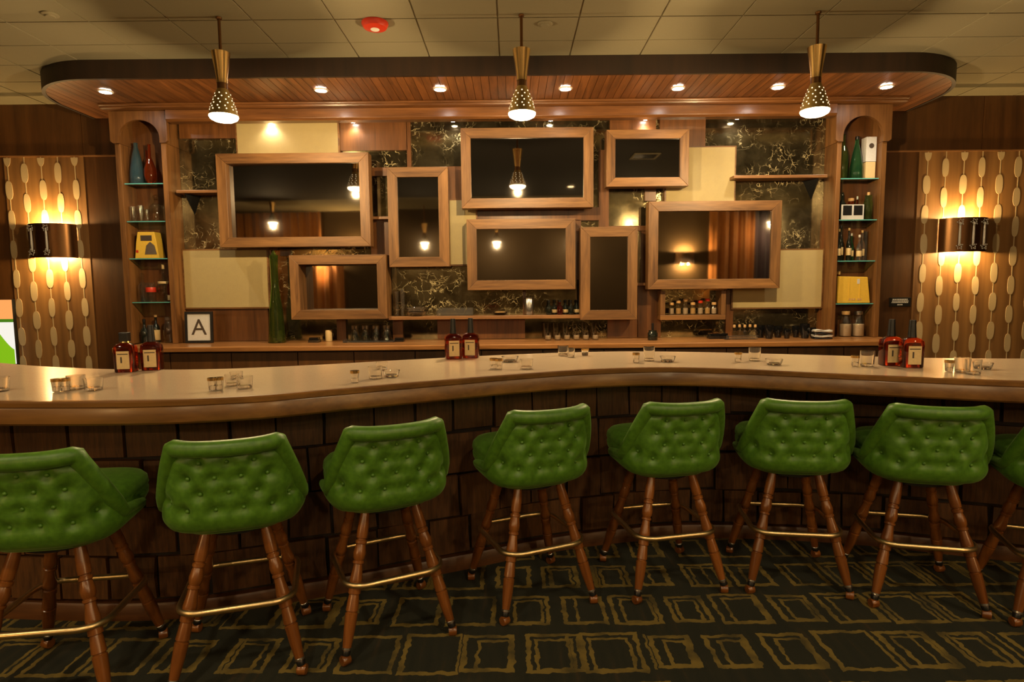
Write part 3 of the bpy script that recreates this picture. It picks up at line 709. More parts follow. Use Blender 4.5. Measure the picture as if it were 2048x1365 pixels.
    for sx in (-1, 1):
        for sy in (-1, 1):
            a = Vector((sx * top, sy * top, 0.575)); b = Vector((sx * bot, sy * bot, 0.055)); d = (b - a)
            leg = MB().lathe([(r, -t * d.length) for t, r in pr], 14).mesh('leg', 'leg', 50)
            lo = ob('leg', leg, root, a, (-d).to_track_quat('Z', 'Y').to_euler())
            MB().lathe([(0.0175, -d.length * 0.975), (0.019, -d.length * 0.978), (0.019, -d.length * 0.99), (0.017, -d.length * 0.993)], 14).build('ferrule', 'steel', lo, 40)
            MB().lathe([(0.0165, -d.length * 0.993), (0.018, -d.length * 1.0), (0.016, -d.length * 1.03), (0.010, -d.length * 1.035)], 12).build('caster_stem', 'black', lo, 40)
            cst = MB(); vs = []; c0 = b + Vector((sx * 0.006, sy * 0.004, -0.034))
            m2 = MB().lathe([(0.006, -0.018), (0.019, -0.017), (0.0212, -0.012), (0.0212, 0.012), (0.019, 0.017), (0.006, 0.018)], 16)
            ob('caster', m2.mesh('caster', 'leg', 40), root, c0 , (0, PI / 2, sx * sy * 0.35))
    # foot ring
    zr = 0.30; tt = (0.575 - zr) / (0.575 - 0.055); hr = top + (bot - top) * tt + 0.022; rad = 0.085; pts = []
    for q in range(4):
        cx_, cy_ = [(1, 1), (-1, 1), (-1, -1), (1, -1)][q]
        for k in range(9):
            an = q * PI / 2 + PI / 2 * k / 8
            pts.append((cx_ * (hr - rad + 0.018) + rad * math.cos(an), cy_ * (hr - rad + 0.018) + rad * math.sin(an), zr))
    MB().tube(pts, 0.0125, 10, True).build('foot_ring', 'ring', root, 60)
    return root
proto = make_stool()
ST = [(-1.715, 2.22, 8, 'green tufted bar stool cut off by the left edge of the picture'),
      (-1.115, 2.37, 17, 'green tufted bar stool second from the left, its right arm showing'),
      (-0.572, 2.58, 26, 'green tufted bar stool third from the left, seat peeking out left'),
      (0.078, 2.85, 23, 'green tufted bar stool fourth from the left, below the middle pendant'),
      (0.757, 2.99, 12, 'green tufted bar stool fifth from the left, at the back bend of the bar'),
      (1.408, 3.0, -8, 'green tufted bar stool sixth from the left, below the large right frame'),
      (1.945, 2.84, -13, 'green tufted bar stool seventh from the left, below the right bottle pair'),
      (2.485, 2.64, -20, 'green tufted bar stool cut off by the right edge of the picture')]
for i, (x, y, a, lb) in enumerate(ST):
    o = proto if i == 0 else dup(proto)
    o.location = (x, y, 0); o.rotation_euler = (0, 0, math.radians(a)); tag(o, lb, 'bar stool', 'green bar stools along the bar')

# ------------------------------------------------------------------ pendants
def pendant(x, y, zb, label, group, power, glow='bulb', simple=False):
    t = thing('pendant_lamp', label, 'pendant lamp', (x, y, zb), 0, group)
    h = CEIL - zb
    MB().lathe([(0.02, h - 0.02), (0.022, h - 0.008), (0.02, h - 0.005)], 20).build('ceiling_rose', 'darkbrass', t, 40)
    MB().lathe([(0.011, 0.44), (0.011, h - 0.02)], 10).build('stem', 'darkbrass', t, 40)
    # upper cup (open cone) and waist
    MB().lathe([(0.066, 0.455), (0.062, 0.455), (0.036, 0.27), (0.034, 0.235), (0.038, 0.235), (0.040, 0.27), (0.066, 0.455)], 24, cap=False).build('upper_cone', 'brass', t, 40)
    MB().lathe([(0.037, 0.19), (0.037, 0.234)], 20).build('neck', 'darkbrass', t, 40)
    prof = [(0.038, 0.192), (0.05, 0.165), (0.068, 0.12), (0.085, 0.07), (0.1, 0.015), (0.104, 0.0)]
    sh = MB().lathe(prof + [(r - 0.003, z) for r, z in prof[::-1]], 28, cap=False).build('shade', 'shade_brass', t, 40)
    hm = MB().lathe([(0.005, -0.001), (0.005, 0.001), (0.003, 0.002)], 8).mesh('perforation', 'hole', 50)
    for r_, z_, n_, of in [(0.0545, 0.155, 7, 0), (0.064, 0.13, 8, .4), (0.0735, 0.105, 9, 0), (0.082, 0.08, 10, .3), (0.0895, 0.055, 11, 0), (0.0955, 0.034, 12, .25)]:
        if simple: break
        for k in range(n_):
            an = 2 * PI * (k + of) / n_ - PI / 2; nv = Vector((math.cos(an), math.sin(an), 0.25)).normalized()
            ob('perforation', hm, sh, (r_ * math.cos(an), r_ * math.sin(an), z_), nv.to_track_quat('Z', 'Y').to_euler())
    MB().lathe([(0.02, 0.12), (0.05, 0.09), (0.085, 0.03), (0.099, 0.004), (0.103, -0.006), (0.095, -0.022), (0.07, -0.036), (0.03, -0.044), (0.01, -0.045)], 24).build('bulb', glow, t, 50)
    light('pendant_light', 'POINT', (0, 0, -0.085), power, WARM, t, 0.03)
    return t
for x, px, lb in [(-2.13, 0, 'left brass pendant lamp with perforated shade over the bar'), (0.09, 0, 'middle brass pendant lamp with perforated shade over the bar'), (2.27, 0, 'right brass pendant lamp with perforated shade over the bar')]:
    pendant(x, 4.6, 2.79, lb, 'brass pendants over the bar', P_PEND)

# ------------------------------------------------------------------ wall sconces
def sconce(cx, z0, z1, yw, label, rods, power, face=-1, dist=0.17):
    t = thing('wall_sconce', label, 'wall lamp', (cx, yw, z0), 0, 'bronze crystal wall sconces')
    H_ = z1 - z0; hw = 0.245
    pts_o = []; pts_i = []
    for k in range(25):
        a = PI * k / 24; pts_o.append((hw * math.cos(a), face * dist * math.sin(a) ** 0.8)); pts_i.append(((hw - 0.006) * math.cos(a), face * (dist - 0.006) * math.sin(a) ** 0.8))
    n = len(pts_o)
    m = MB().add([(x, y, z) for z in (0, H_) for x, y in pts_o] + [(x, y, z) for z in (0, H_) for x, y in pts_i],
        [(i, i + 1, n + i + 1, n + i) for i in range(n - 1)] + [(2 * n + i, 2 * n + i + 1, 3 * n + i + 1, 3 * n + i) for i in range(n - 1)] + [(i, i + 1, 2 * n + i + 1, 2 * n + i) for i in range(n - 1)] + [(n + i, n + i + 1, 3 * n + i + 1, 3 * n + i) for i in range(n - 1)])
    m.build('shade_band', 'darkbrass', t, 60)
    MB().box(-0.06, 0.06, min(0, face * 0.02), max(0, face * 0.02), 0.06, H_ - 0.06).build('back_plate', 'darkbrass', t, 0, 0.003)
    MB().box(-0.012, 0.012, min(face * .02, face * 0.08), max(face * .02, face * 0.08), H_ * .45, H_ * .55).build('arm', 'brass', t)
    for s_ in (-1, 1):
        MB().lathe([(0.012, 0.07), (0.012, 0.13), (0.02, 0.16), (0.02, H_ - 0.16), (0.012, H_ - 0.13), (0.012, H_ - 0.07)], 14, (s_ * 0.08, face * 0.09, 0)).build('lamp_holder', 'white', t, 40)
        for up in (0, 1):
            zc = H_ - 0.05 if up else 0.05
            MB().lathe([(0.004, -0.028), (0.016, -0.016), (0.019, 0.0), (0.014, 0.016), (0.004, 0.028)], 14, (s_ * 0.08, face * 0.09, zc)).build('bulb', 'candlebulb', t, 60)
            light('sconce_light', 'POINT', (s_ * 0.08, face * 0.09, H_ - 0.018 if up else 0.018), power / 4, WARM2, t, 0.02)
    for rx in rods:
        yy = face * (dist * (max(0.02, 1 - (rx / hw) ** 2)) ** 0.4 + 0.014)
        rod = MB().lathe([(0.010, 0.06), (0.012, H_ * .4), (0.009, H_ - 0.05)], 12, (rx, yy, 0)).build('crystal_rod', 'crystal', t, 50)
        m = MB()
        for zc in (0.055, H_ - 0.05):
            for k in range(11):
                an = 2 * PI * k / 11 + zc; rr_ = 0.022 + 0.012 * (k % 2); dz = 0.022 * math.sin(k * 2.4)
                c = (rx + rr_ * math.cos(an), yy + face * abs(0.012 * math.sin(an)) , zc + rr_ * math.sin(an) * 0.9)
                m.lathe([(0.001, -0.008), (0.008, 0), (0.001, 0.008)], 6, c)
        tag(m.build('crystal_cluster', 'crystal', rod), kind='stuff')
    return t
sconce(-4.965, 1.862, 2.223, WY - 0.04, 'bronze half round wall sconce with crystals on the left patterned panel', [-0.13, 0.045], P_SCONCE)
sconce(4.90, 1.835, 2.197, WY - 0.04, 'bronze half round wall sconce with crystals on the right patterned panel', [-0.13, 0.0, 0.13], P_SCONCE)

# ------------------------------------------------------------------ things on the ceiling and walls
p = atZ(750, 52, 3.47)
t = thing('smoke_detector', 'round red alarm on the ceiling left of the middle pendant', 'smoke alarm', (p[0], p[1], CEIL - 0.005))
MB().lathe([(0.098, 0.0), (0.1, -0.012), (0.085, -0.04), (0.04, -0.05)], 28).build('body', 'red', t, 40)
MB().lathe([(0.034, -0.0505), (0.03, -0.055), (0.01, -0.056)], 16).build('lens', 'white', t, 40)
for px, py, lb in [(100, 27, 'round white sprinkler cap on the ceiling at the far left'), (1090, 46, 'round white sprinkler cap on the ceiling by the middle pendant')]:
    p = atZ(px, py, CEIL)
    t = thing('sprinkler_cap', lb, 'sprinkler', (p[0], p[1], CEIL - 0.005), 0, 'ceiling sprinkler caps')
    MB().lathe([(0.056, 0.0), (0.056, -0.006), (0.046, -0.012), (0.03, -0.013)], 24).build('plate', 'tile', t, 40)
    MB().lathe([(0.034, -0.0131), (0.03, -0.02), (0.01, -0.021)], 20).build('cap', 'tile', t, 40)
t = thing('notice_plaque', 'small black notice with pale lettering right of the right niche', 'sign', (4.275, WY - 0.031, 1.25))
MB().box(-0.118, 0.118, -0.008, 0, 0, 0.1).build('plate', 'black', t, 0, 0.002)
for z, wd, h in [(0.078, 0.085, 0.012), (0.060, 0.09, 0.010), (0.044, 0.095, 0.010), (0.02, 0.03, 0.012)]:
    m = MB(); xx = -wd
    while xx < wd - 0.006:
        ww = random.uniform(0.008, 0.022); m.box(xx, min(xx + ww, wd), -0.0088, -0.0081, z - h / 2, z + h / 2); xx += ww + 0.004
    m.build('lettering', 'paper', t)
# lit picture display at the far left
t = thing('light_display', 'lit picture display with orange and green shapes at the far left edge', 'display', (-5.90, 6.55, 0.75))
M['d_or'] = emit('display orange', (0.95, 0.36, 0.1), 1.1); M['d_wh'] = emit('display white', (0.95, 0.9, 0.8), 1.0); M['d_gr'] = emit('display green', (0.25, 0.55, 0.01), 0.9); M['d_dg'] = emit('display dark green', (0.08, 0.25, 0.01), 0.8)
MB().box(-0.45, 0.44, 0.02, 0.08, -0.05, 0.67).build('case', 'black', t)
MB().box(-0.44, 0.44, 0.0, 0.019, 0.455, 0.665).build('picture_top', 'd_or', t)
MB().box(-0.44, 0.44, 0.0, 0.019, 0.42, 0.454).build('picture_band', 'd_dg', t)
MB().box(-0.44, 0.44, 0.004, 0.019, -0.04, 0.419).build('picture_field', 'd_wh', t)
pts = [(0.44, -0.04), (0.44, 0.12)] + [(0.44 - 0.2 * k / 8, 0.12 + 0.26 * (k / 8) ** 1.3) for k in range(1, 9)] + [(-0.2, 0.2), (-0.44, -0.04)]
MB().prism(pts[::-1], 0.0, 0.0035, 'Y').build('picture_leaf', 'd_gr', t)
struct(MB().box(-5.9 - 0.3, -5.9 + 0.3, 6.57, WY - 0.0301, 0.8, 1.3).build('trim_1', 'dark_panel'))

# ------------------------------------------------------------------ small vessels
def lathe_thing(name, label, cat, loc, parts, group=None, rz=0.0):
    t = thing(name, label, cat, loc, rz, group)
    for pn, mat, prof in parts: MB().lathe(prof, 18).build(pn, mat, t, 45)
    return t
def glass_prof(r0, r1, h, wall=0.0025, base=0.008):
    return [(r0 * .7, 0), (r0, 0.001), (r1, h), (r1 - wall, h), (r0 - wall, base), (0.002, base)]
def whisky(px, py, lab, rz=0.0, y3=None, loc=None, sc=1.0, cap='blackneck'):
    p = loc or atZ(px, py, BZ)
    t = thing('whiskey_bottle', lab, 'bottle', (p[0], p[1], p[2] + 0.001), rz, 'square whiskey bottles on the bar')
    w_, d_ = 0.05 * sc, 0.036 * sc
    m = MB(); lv = [(0.0, .94), (0.004, 1), (0.115, 1.02), (0.135, .97), (0.148, .72), (0.154, .42), (0.16, .34)]
    vs = []; fs = []; n = 32
    for z, s_ in lv:
        for k in range(n):
            a = 2 * PI * k / n; e = 0.35 if s_ > .9 else (0.6 if s_ > .6 else 1.0)
            ww, dd = (w_ * s_, d_ * s_) if s_ > .5 else (w_ * s_, w_ * s_)
            vs.append((ww * superq(math.cos(a), e), dd * superq(math.sin(a), e), z * sc))
    for i in range(len(lv) - 1):
        for k in range(n): fs.append((i * n + k, i * n + (k + 1) % n, (i + 1) * n + (k + 1) % n, (i + 1) * n + k))
    fs.append(tuple(range(n))[::-1]); fs.append(tuple((len(lv) - 1) * n + k for k in range(n)))
    m.add(vs, fs).build('bottle_body', 'bourbon', t, 50)
    if cap == 'blackneck':
        MB().lathe([(0.021 * sc, 0.152 * sc), (0.0185 * sc, 0.18 * sc), (0.0155 * sc, 0.235 * sc), (0.0145 * sc, 0.243 * sc)], 16).build('wax_neck', 'black', t, 45)
    else:
        MB().box(-0.022, 0.022, -0.02, 0.02, 0.162, 0.21).build('stopper', 'black', t, 0, 0.003)
        MB().lathe([(0.02, 0.152), (0.023, 0.156), (0.02, 0.162)], 16).build('collar', 'brass', t, 45)
    MB().box(-0.031 * sc, 0.031 * sc, -d_ * 1.03, -d_ * 0.985, 0.018 * sc, 0.112 * sc).build('paper_label', 'label', t)
    MB().box(-0.026 * sc, 0.026 * sc, -d_ * 1.04, -d_ * 1.031, 0.094 * sc, 0.099 * sc).box(-0.012 * sc, -0.004 * sc, -d_ * 1.04, -d_ * 1.031, 0.05 * sc, 0.082 * sc).build('lettering', 'ink', t)
    return t
whisky(254, 744, 'square whiskey bottle with black stopper, left of the left bottle pair', 0.15, cap='box')
whisky(306, 740, 'square whiskey bottle with black neck, right of the left bottle pair', 0.22)
whisky(907, 718, 'square whiskey bottle with black neck, left of the middle bottle pair', 0.25)
whisky(942, 716, 'square whiskey bottle with black neck, right of the middle bottle pair', -0.1)
whisky(1780, 731, 'square whiskey bottle with black neck, left of the right bottle pair', -0.1)
whisky(1821, 735, 'square whiskey bottle with black neck, right of the right bottle pair', -0.12)

def votive(px, py, lab, h=0.055, r=0.02):
    p = atZ(px, py, BZ); lathe_thing('shot_glass', lab, 'shot glass', (p[0], p[1], BZ + 0.0015), [('glass_body', 'glass', glass_prof(r * .8, r, h, .003, .02)), ('gold_rim', 'brass', [(r + .0006, h - .012), (r + .0007, h), (r + .0002, h), (r + .0001, h - .012)])], 'gold rimmed shot glasses on the bar')
def rocks(px, py, lab, h=0.07, r=0.034, r0=None):
    p = atZ(px, py, BZ); lathe_thing('rocks_glass', lab, 'drinking glass', (p[0], p[1], BZ + 0.0015), [('glass_body', 'glass', glass_prof(r0 or r * .88, r, h, .003, .012))], 'clear glasses on the bar')
def ashtray(px, py, lab, r=0.05):
    p = atZ(px, py, BZ); lathe_thing('glass_ashtray', lab, 'ashtray', (p[0], p[1], BZ + 0.0015), [('dish', 'glass', [(r * .75, 0), (r * .8, .001), (r, .03), (r * .86, .03), (r * .66, .009), (.002, .008)])], 'glass ashtrays on the bar')
votive(114, 784, 'left one of the two shot glasses at the far left end of the bar'); votive(131, 783, 'right one of the two shot glasses at the far left end of the bar')
rocks(153, 779, 'clear glass just right of the far left shot glasses', 0.06, 0.036); rocks(188, 781, 'clear glass right of the far left glass cluster', 0.052, 0.038)
votive(426, 782, 'left shot glass of the pair above the second stool'); votive(438, 781, 'right shot glass of the pair above the second stool')
rocks(464, 772, 'clear glass behind the second cluster on the bar', 0.05, 0.03); rocks(490, 777, 'clear glass right in the second cluster on the bar', 0.052, 0.034)
rocks(473, 759, 'small clear glass at the back of the second cluster', 0.035, 0.03)
votive(710, 766, 'shot glass left of the third cluster on the bar'); rocks(751, 758, 'clear glass above the third stool', 0.058, 0.034)
ashtray(783, 754, 'glass dish right in the third cluster on the bar', 0.042); rocks(764, 740, 'small clear glass at the back of the third cluster', 0.04, 0.03)
votive(987, 738, 'left shot glass of the pair right of the middle bottles'); votive(998, 739, 'right shot glass of the pair right of the middle bottles')
ashtray(1020, 724, 'glass dish right of the middle bottles', 0.05); rocks(1053, 738, 'clear glass above the fourth stool', 0.05, 0.036)
rocks(1126, 712, 'clear glass at the back bend of the bar, left one', 0.062, 0.034); rocks(1142, 715, 'clear glass at the back bend of the bar, right one', 0.055, 0.024); votive(1170, 712, 'shot glass at the back bend of the bar', 0.045, 0.024)
votive(1272, 726, 'shot glass above the fifth stool'); rocks(1298, 722, 'tall clear glass above the fifth stool', 0.08, 0.033); ashtray(1335, 724, 'glass dish above the fifth stool', 0.045)
votive(1476, 725, 'shot glass above the sixth stool'); rocks(1509, 722, 'tall clear glass above the sixth stool', 0.075, 0.034); ashtray(1548, 730, 'glass dish above the sixth stool', 0.045)
votive(1710, 733, 'shot glass left of the right bottle pair'); rocks(1734, 733, 'tall clear glass left of the right bottle pair', 0.08, 0.036)
votive(1898, 744, 'shot glass right of the right bottle pair'); rocks(1924, 745, 'tall clear glass at the right end of the bar', 0.07, 0.034); rocks(1946, 749, 'second clear glass at the right end of the bar', 0.07, 0.033); ashtray(1965, 738, 'glass dish behind the glasses at the right end', 0.045)
rocks(1, 783, 'clear glass cut off by the left edge of the picture', 0.06, 0.036)

# ------------------------------------------------------------------ back counter and shelf items
def at_shelf(px, Y, z):
    Y -= 0.1
    return (atY(px, 600, Y)[0], Y, z + 0.001)
CZ = 0.95
def bottle(loc, lab, h, r, mat, style='wine', cap=None, label=None, group=None, cat='bottle', name='bottle', sq=False):
    t = thing(name, lab, cat, loc, 0, group)
    P = {'wine': [(r * .9, 0), (r, .01), (r, h * .55), (r * .85, h * .64), (r * .36, h * .76), (r * .33, h * .97), (r * .38, h)],
         'cone': [(r * .95, 0), (r, .008), (r * .95, h * .3), (r * .62, h * .65), (r * .28, h * .9), (r * .28, h)],
         'bulb': [(r * .6, 0), (r * .75, .006), (r, h * .2), (r * .98, h * .38), (r * .6, h * .55), (r * .26, h * .68), (r * .24, h * .97), (r * .3, h)],
         'jar': [(r * .92, 0), (r, .006), (r, h * .72), (r * .8, h * .82), (r * .8, h)],
         'decanter': [(r * .95, 0), (r, .006), (r, h * .55), (r * .8, h * .63), (r * .3, h * .70), (r * .28, h * .80), (r * .4, h * .82)],
         'can': [(r * .95, 0), (r, .004), (r, h - .004), (r * .93, h)]}[style]
    MB().lathe(P, 20).build('bottle_body' if style != 'jar' else 'jar_body', mat, t, 45)
    if style == 'decanter': MB().lathe([(r * .2, h * .82), (r * .42, h * .88), (r * .4, h * .96), (r * .15, h)], 14).build('stopper', mat, t, 45)
    if cap:
        cm, ch, cr = cap; MB().lathe([(cr * .95, h), (cr, h + .003), (cr, h + ch), (cr * .8, h + ch + .002)], 14).build('cap', cm, t, 45)
    if label:
        lm, z0, z1 = label; MB().lathe([(r * 1.01, h * z0), (r * 1.02, h * z0 + .001), (r * 1.02, h * z1 - .001), (r * 1.01, h * z1)], 20, cap=False).build('paper_label', lm, t, 45)
    return t
def nx(px, Y): return atY(px, 500, Y)[0]
# left niche
GN = 'vessels in the left niche'
bottle((-3.848, 6.32, SHL[0] + .001), 'tall tapering blue green bottle on the top glass shelf, left niche', 0.42, 0.07, 'teal', 'cone', None, None, GN)
bottle((-3.70, 6.30, SHL[0] + .001), 'round red amber bottle on the top glass shelf, left niche', 0.40, 0.058, 'amber', 'bulb', None, None, GN)
bottle((-3.775, 6.38, SHL[0] + .001), 'slim orange bottle behind the blue one, left niche', 0.36, 0.025, 'amber', 'wine', None, None, GN)
for px, h, r, lb in [(-3.888, .15, .034, 'leftmost tumbler on the second glass shelf, left niche'), (-3.812, .16, .034, 'second tumbler on the second glass shelf, left niche'), (-3.748, .12, .026, 'short tumbler before the decanter, left niche')]:
    lathe_thing('tumbler', lb, 'drinking glass', (px, 6.275, SHL[1] + .001), [('glass_body', 'jarglass', glass_prof(r * .9, r, h))], GN)
bottle((-3.69, 6.345, SHL[1] + .001), 'clear stoppered decanter on the second glass shelf, left niche', 0.28, 0.065, 'jarglass', 'decanter', None, None, GN, 'decanter', 'decanter')
lathe_thing('tumbler', 'rightmost tumbler on the second glass shelf, left niche', 'drinking glass', (-3.575, 6.29, SHL[1] + .002), [('glass_body', 'jarglass', glass_prof(.022, .026, .16))], GN)
t = thing('bottle_carrier', 'yellow cardboard bottle carrier on the third shelf, left niche', 'carrier', (-3.765, 6.32, SHL[2] + .001), 0.0)
MB().prism([(-.125, 0), (.125, 0), (.105, .16), (.085, .27), (-.085, .27), (-.105, .16)], -.06, .06, 'Y').build('carton', 'yellow', t, 0, .004)
MB().box(-.055, .06, -.0625, -.0605, .18, .235).build('handle_slot', 'ink', t)
MB().prism([(-.02, .04), (.105, .04), (.085, .13), (.04, .17), (.0, .13)], -.0625, -.0605, 'Y').build('printed_emblem', 'steel', t)
MB().box(-.11, -.085, -.0625, -.0605, .06, .085).build('printed_seal', 'red', t)
bottle((-3.865, 6.32, SHL[3] + .001), 'clear stoppered decanter on the fourth shelf, left niche', 0.30, 0.05, 'jarglass', 'decanter', None, None, GN, 'decanter', 'decanter')
bottle((-3.765, 6.29, SHL[3] + .001), 'round bottle with red label on the fourth shelf, left niche', 0.2, 0.048, 'jarglass', 'jar', None, ('red', .5, .75), GN)
bottle((-3.655, 6.34, SHL[3] + .001), 'tall clear bottle with pale neck on the fourth shelf, left niche', 0.34, 0.055, 'jarglass', 'wine', ('label', .05, .014), ('label', .55, .62), GN)
bottle((-3.565, 6.29, SHL[3] + .001), 'slim amber bottle at the end of the fourth shelf, left niche', 0.27, 0.026, 'bourbon', 'wine', None, ('label', .05, .25), GN)
bottle((-3.865, 6.30, CZ + .001), 'dark bottle with black neck at the foot of the left niche', 0.22, 0.04, 'darkglass', 'wine', ('black', .03, .015), None, GN)
bottle((-3.765, 6.34, CZ + .001), 'dark bottle with cream label at the foot of the left niche', 0.27, 0.036, 'darkglass', 'wine', ('cork', .02, .014), ('label', .1, .5), GN)
bottle((-3.615, 6.32, CZ + .001), 'big clear jar at the foot of the left niche', 0.24, 0.055, 'jarglass', 'jar', ('glass', .03, .04), None, GN, 'jar', 'jar')
# right niche
GN = 'vessels in the right niche'
bottle((3.44, 6.34, SHR[0] + .001), 'tall slim green bottle at the left of the top shelf, right niche', 0.46, 0.045, 'green_g', 'wine', None, None, GN)
bottle((3.56, 6.31, SHR[0] + .001), 'conical deep green bottle on the top shelf, right niche', 0.40, 0.065, 'deepgreen', 'cone', ('black', .03, .02), None, GN)
t = thing('gift_box', 'tall cream gift box on the top shelf, right niche', 'box', (3.688, 6.32, SHR[0] + .001), 0.0)
MB().box(-.05, .05, -.045, .045, 0, .17).build('box_base', 'label', t, 0, .003)
MB().box(-.052, .052, -.047, .047, .172, .42).build('box_lid', 'paper', t, 0, .003)
m = MB(); m.lathe([(.026, 0), (.026, .001)], 16); o = ob('printed_seal', m.mesh('printed_seal', 'ink'), t, (0, -.0475, .33), (PI / 2, 0, 0))
t = thing('card_display', 'small white framed picture card on the second shelf, right niche', 'card', (3.515, 6.26, SHR[1] + .001))
MB().box(-.115, .115, 0, .01, 0, .155).build('card', 'paper', t)
for s_ in (-1, 1): MB().box(s_ * .055 - .045, s_ * .055 + .045, -.002, -.0002, .045, .145).build('printed_picture', 'black', t)
bottle((3.46, 6.36, SHR[1] + .001), 'dark bottle behind the picture card, right niche', 0.29, 0.035, 'darkglass', 'wine', None, None, GN)
bottle((3.55, 6.36, SHR[1] + .001), 'squat amber bottle behind the picture card, right niche', 0.2, 0.036, 'amber', 'jar', ('cork', .03, .03), None, GN)
bottle((3.62, 6.37, SHR[1] + .001), 'slim amber bottle behind the picture card, right niche', 0.22, 0.02, 'bourbon', 'wine', ('white', .03, .008), None, GN)
bottle((3.695, 6.30, SHR[1] + .001), 'olive green bottle with pale cork on the second shelf, right niche', 0.25, 0.042, 'green_g', 'jar', ('cork', .03, .014), None, GN)
for i, (x, h, mt, cp) in enumerate([(3.40, .30, 'darkglass', 'cork'), (3.45, .34, 'darkglass', 'black'), (3.505, .31, 'darkglass', 'cork'), (3.56, .26, 'deepgreen', 'white'), (3.615, .24, 'glass', 'white'), (3.672, .29, 'glass', 'cork')]):
    bottle((x, 6.29 + .05 * (i % 2), SHR[2] + .001), ['leftmost dark bottle on the third shelf, right niche', 'tallest dark bottle on the third shelf, right niche', 'third dark bottle on the third shelf, right niche', 'green bottle with white cap on the third shelf, right niche', 'clear bottle with white cap on the third shelf, right niche', 'clear bottle with cork on the third shelf, right niche'][i],
           h, .024 if i < 4 else .026, mt, 'wine', (cp, .025, .011), ('label', .18, .42), GN)
bottle((3.72, 6.37, SHR[2] + .001), 'tall pale bottle with blue cap on the third shelf, right niche', 0.31, 0.022, 'glass', 'can', None, None, GN)
t = thing('paper_bag', 'yellow paper bag on the fourth shelf, right niche', 'bag', (3.565, 6.30, SHR[3] + .001))
MB().prism([(-.175, 0), (.165, 0), (.13, .27), (-.165, .28)], -.05, .05, 'Y').build('bag_body', 'yellow', t, 0, .006)
for s_, e in ((-.06, .0), (.05, .02)): MB().box(s_ - .004, s_ + .004, -.053, -.0505, .04, .27).build('crease', 'yellow', t)
m = MB()
for k, xx in enumerate((-.06, -.035, -.01, .03, .055)): m.box(xx, xx + .016, -.0525, -.0505, .03, .05)
m.build('printed_letters', 'cork', t); MB().box(.02, .05, -.0525, -.0505, .2, .25).build('printed_seal', 'paper', t)
bottle((3.46, 6.383, SHR[3] + .001), 'corked bottle behind the yellow bag, right niche', 0.30, 0.03, 'amber', 'wine', ('cork', .03, .02), None, GN)
for x, lb, c_ in [(3.51, 'corked jar of pale grains at the foot of the right niche, left one', 'cork'), (3.645, 'lidded jar of pale grains at the foot of the right niche, right one', 'steel')]:
    t = bottle((x, 6.30, CZ + .001), lb, 0.23, 0.06, 'jarglass', 'jar', (c_, .035, .04), None, 'grain jars in the right niche', 'jar', 'jar')
    MB().lathe([(.052, .008), (.054, .01), (.054, .13), (.04, .133)], 18).build('grains', 'sugar', t, 45)

# back counter items
t = thing('letter_card', 'black framed card with a large letter A on the back counter', 'sign', (atY(398, 680, 6.2)[0], 6.2, CZ + .005), 0.0)
fr_ = MB(); W2, H2 = .142, .325
fr_.box(-W2, W2, 0, .02, 0, .025).box(-W2, W2, 0, .02, H2 - .025, H2).box(-W2, -W2 + .025, 0, .02, .025, H2 - .025).box(W2 - .025, W2, 0, .02, .025, H2 - .025)
fr_.build('frame', 'black', t); MB().box(-W2 + .024, W2 - .024, .008, .018, .024, H2 - .024).build('card', 'paper', t)
MB().box(-.02, .02, .02, .1, .0, .01).build('stand', 'black', t)
cu = bpy.data.curves.new('letter', 'FONT'); cu.body = 'A'; cu.size = 0.235; cu.align_x = 'CENTER'; cu.extrude = 0.0008
to = bpy.data.objects.new('letter', cu); COL.objects.link(to)
lm = bpy.data.meshes.new_from_object(to.evaluated_get(bpy.context.evaluated_depsgraph_get())); bpy.data.objects.remove(to)
lm.materials.clear(); lm.materials.append(M['ink']); ob('letter', lm, t, (0, .0065, .085), (PI / 2, 0, 0))
t.rotation_euler = (-0.05, 0, 0.03)
vx = atY(556, 680, 6.22)[0]
t = thing('glass_vase', 'tall slender green glass vase on the back counter', 'vase', (vx, 6.2, CZ + .001))
MB().lathe([(.085, 0), (.09, .005), (.082, .08), (.075, .2), (.07, .33), (.05, .46), (.038, .58), (.036, .75), (.042, .9), (.039, .9), (.033, .75), (.034, .58), (.046, .46), (.066, .33), (.07, .2), (.076, .08), (.07, .02), (.01, .018)], 28).build('vase_body', 'green_g', t, 60)
MB().lathe([(.036, .0), (.02, .06), (.008, .085)], 12, (.0, 0, .86), cap=False).build('lip', 'green_g', t, 60)
def boxthing(name, lab, cat, px, Y, wd, dp, h, mat, z=CZ):
    t = thing(name, lab, cat, at_shelf(px, Y, z)); MB().box(-wd / 2, wd / 2, -dp / 2, dp / 2, 0, h * .55).build('base', mat, t, 0, .003); MB().box(-wd / 2 + .008, wd / 2 - .008, -dp / 2 + .008, dp / 2 - .008, h * .56, h).build('lid', mat, t, 0, .003)
boxthing('coaster_box', 'small black coaster box right of the green vase', 'box', 626, 6.3, .11, .09, .05, 'blackgloss')
boxthing('napkin_box', 'small black box right of the tray of glasses', 'box', 797, 6.3, .10, .09, .04, 'blackgloss')
boxthing('bar_caddy', 'flat black caddy left of the corked bottles', 'caddy', 1437, 6.3, .2, .1, .055, 'blackgloss')
bottle(at_shelf(655, 6.42, CZ), 'pale candle in a glass behind the low left frame', 0.12, 0.035, 'label', 'can', None, None, None, 'candle', 'candle')
t = thing('serving_tray', 'clear serving tray under the upturned glasses', 'tray', at_shelf(739, 6.3, CZ)); MB().box(-.255, .255, -.1, .1, 0, .012).build('tray_base', 'glass', t, 0, .004); MB().box(-.26, -.252, -.105, .105, .002, .03).box(.252, .26, -.105, .105, .002, .03).build('tray_handle', 'glass', t)
k = 0
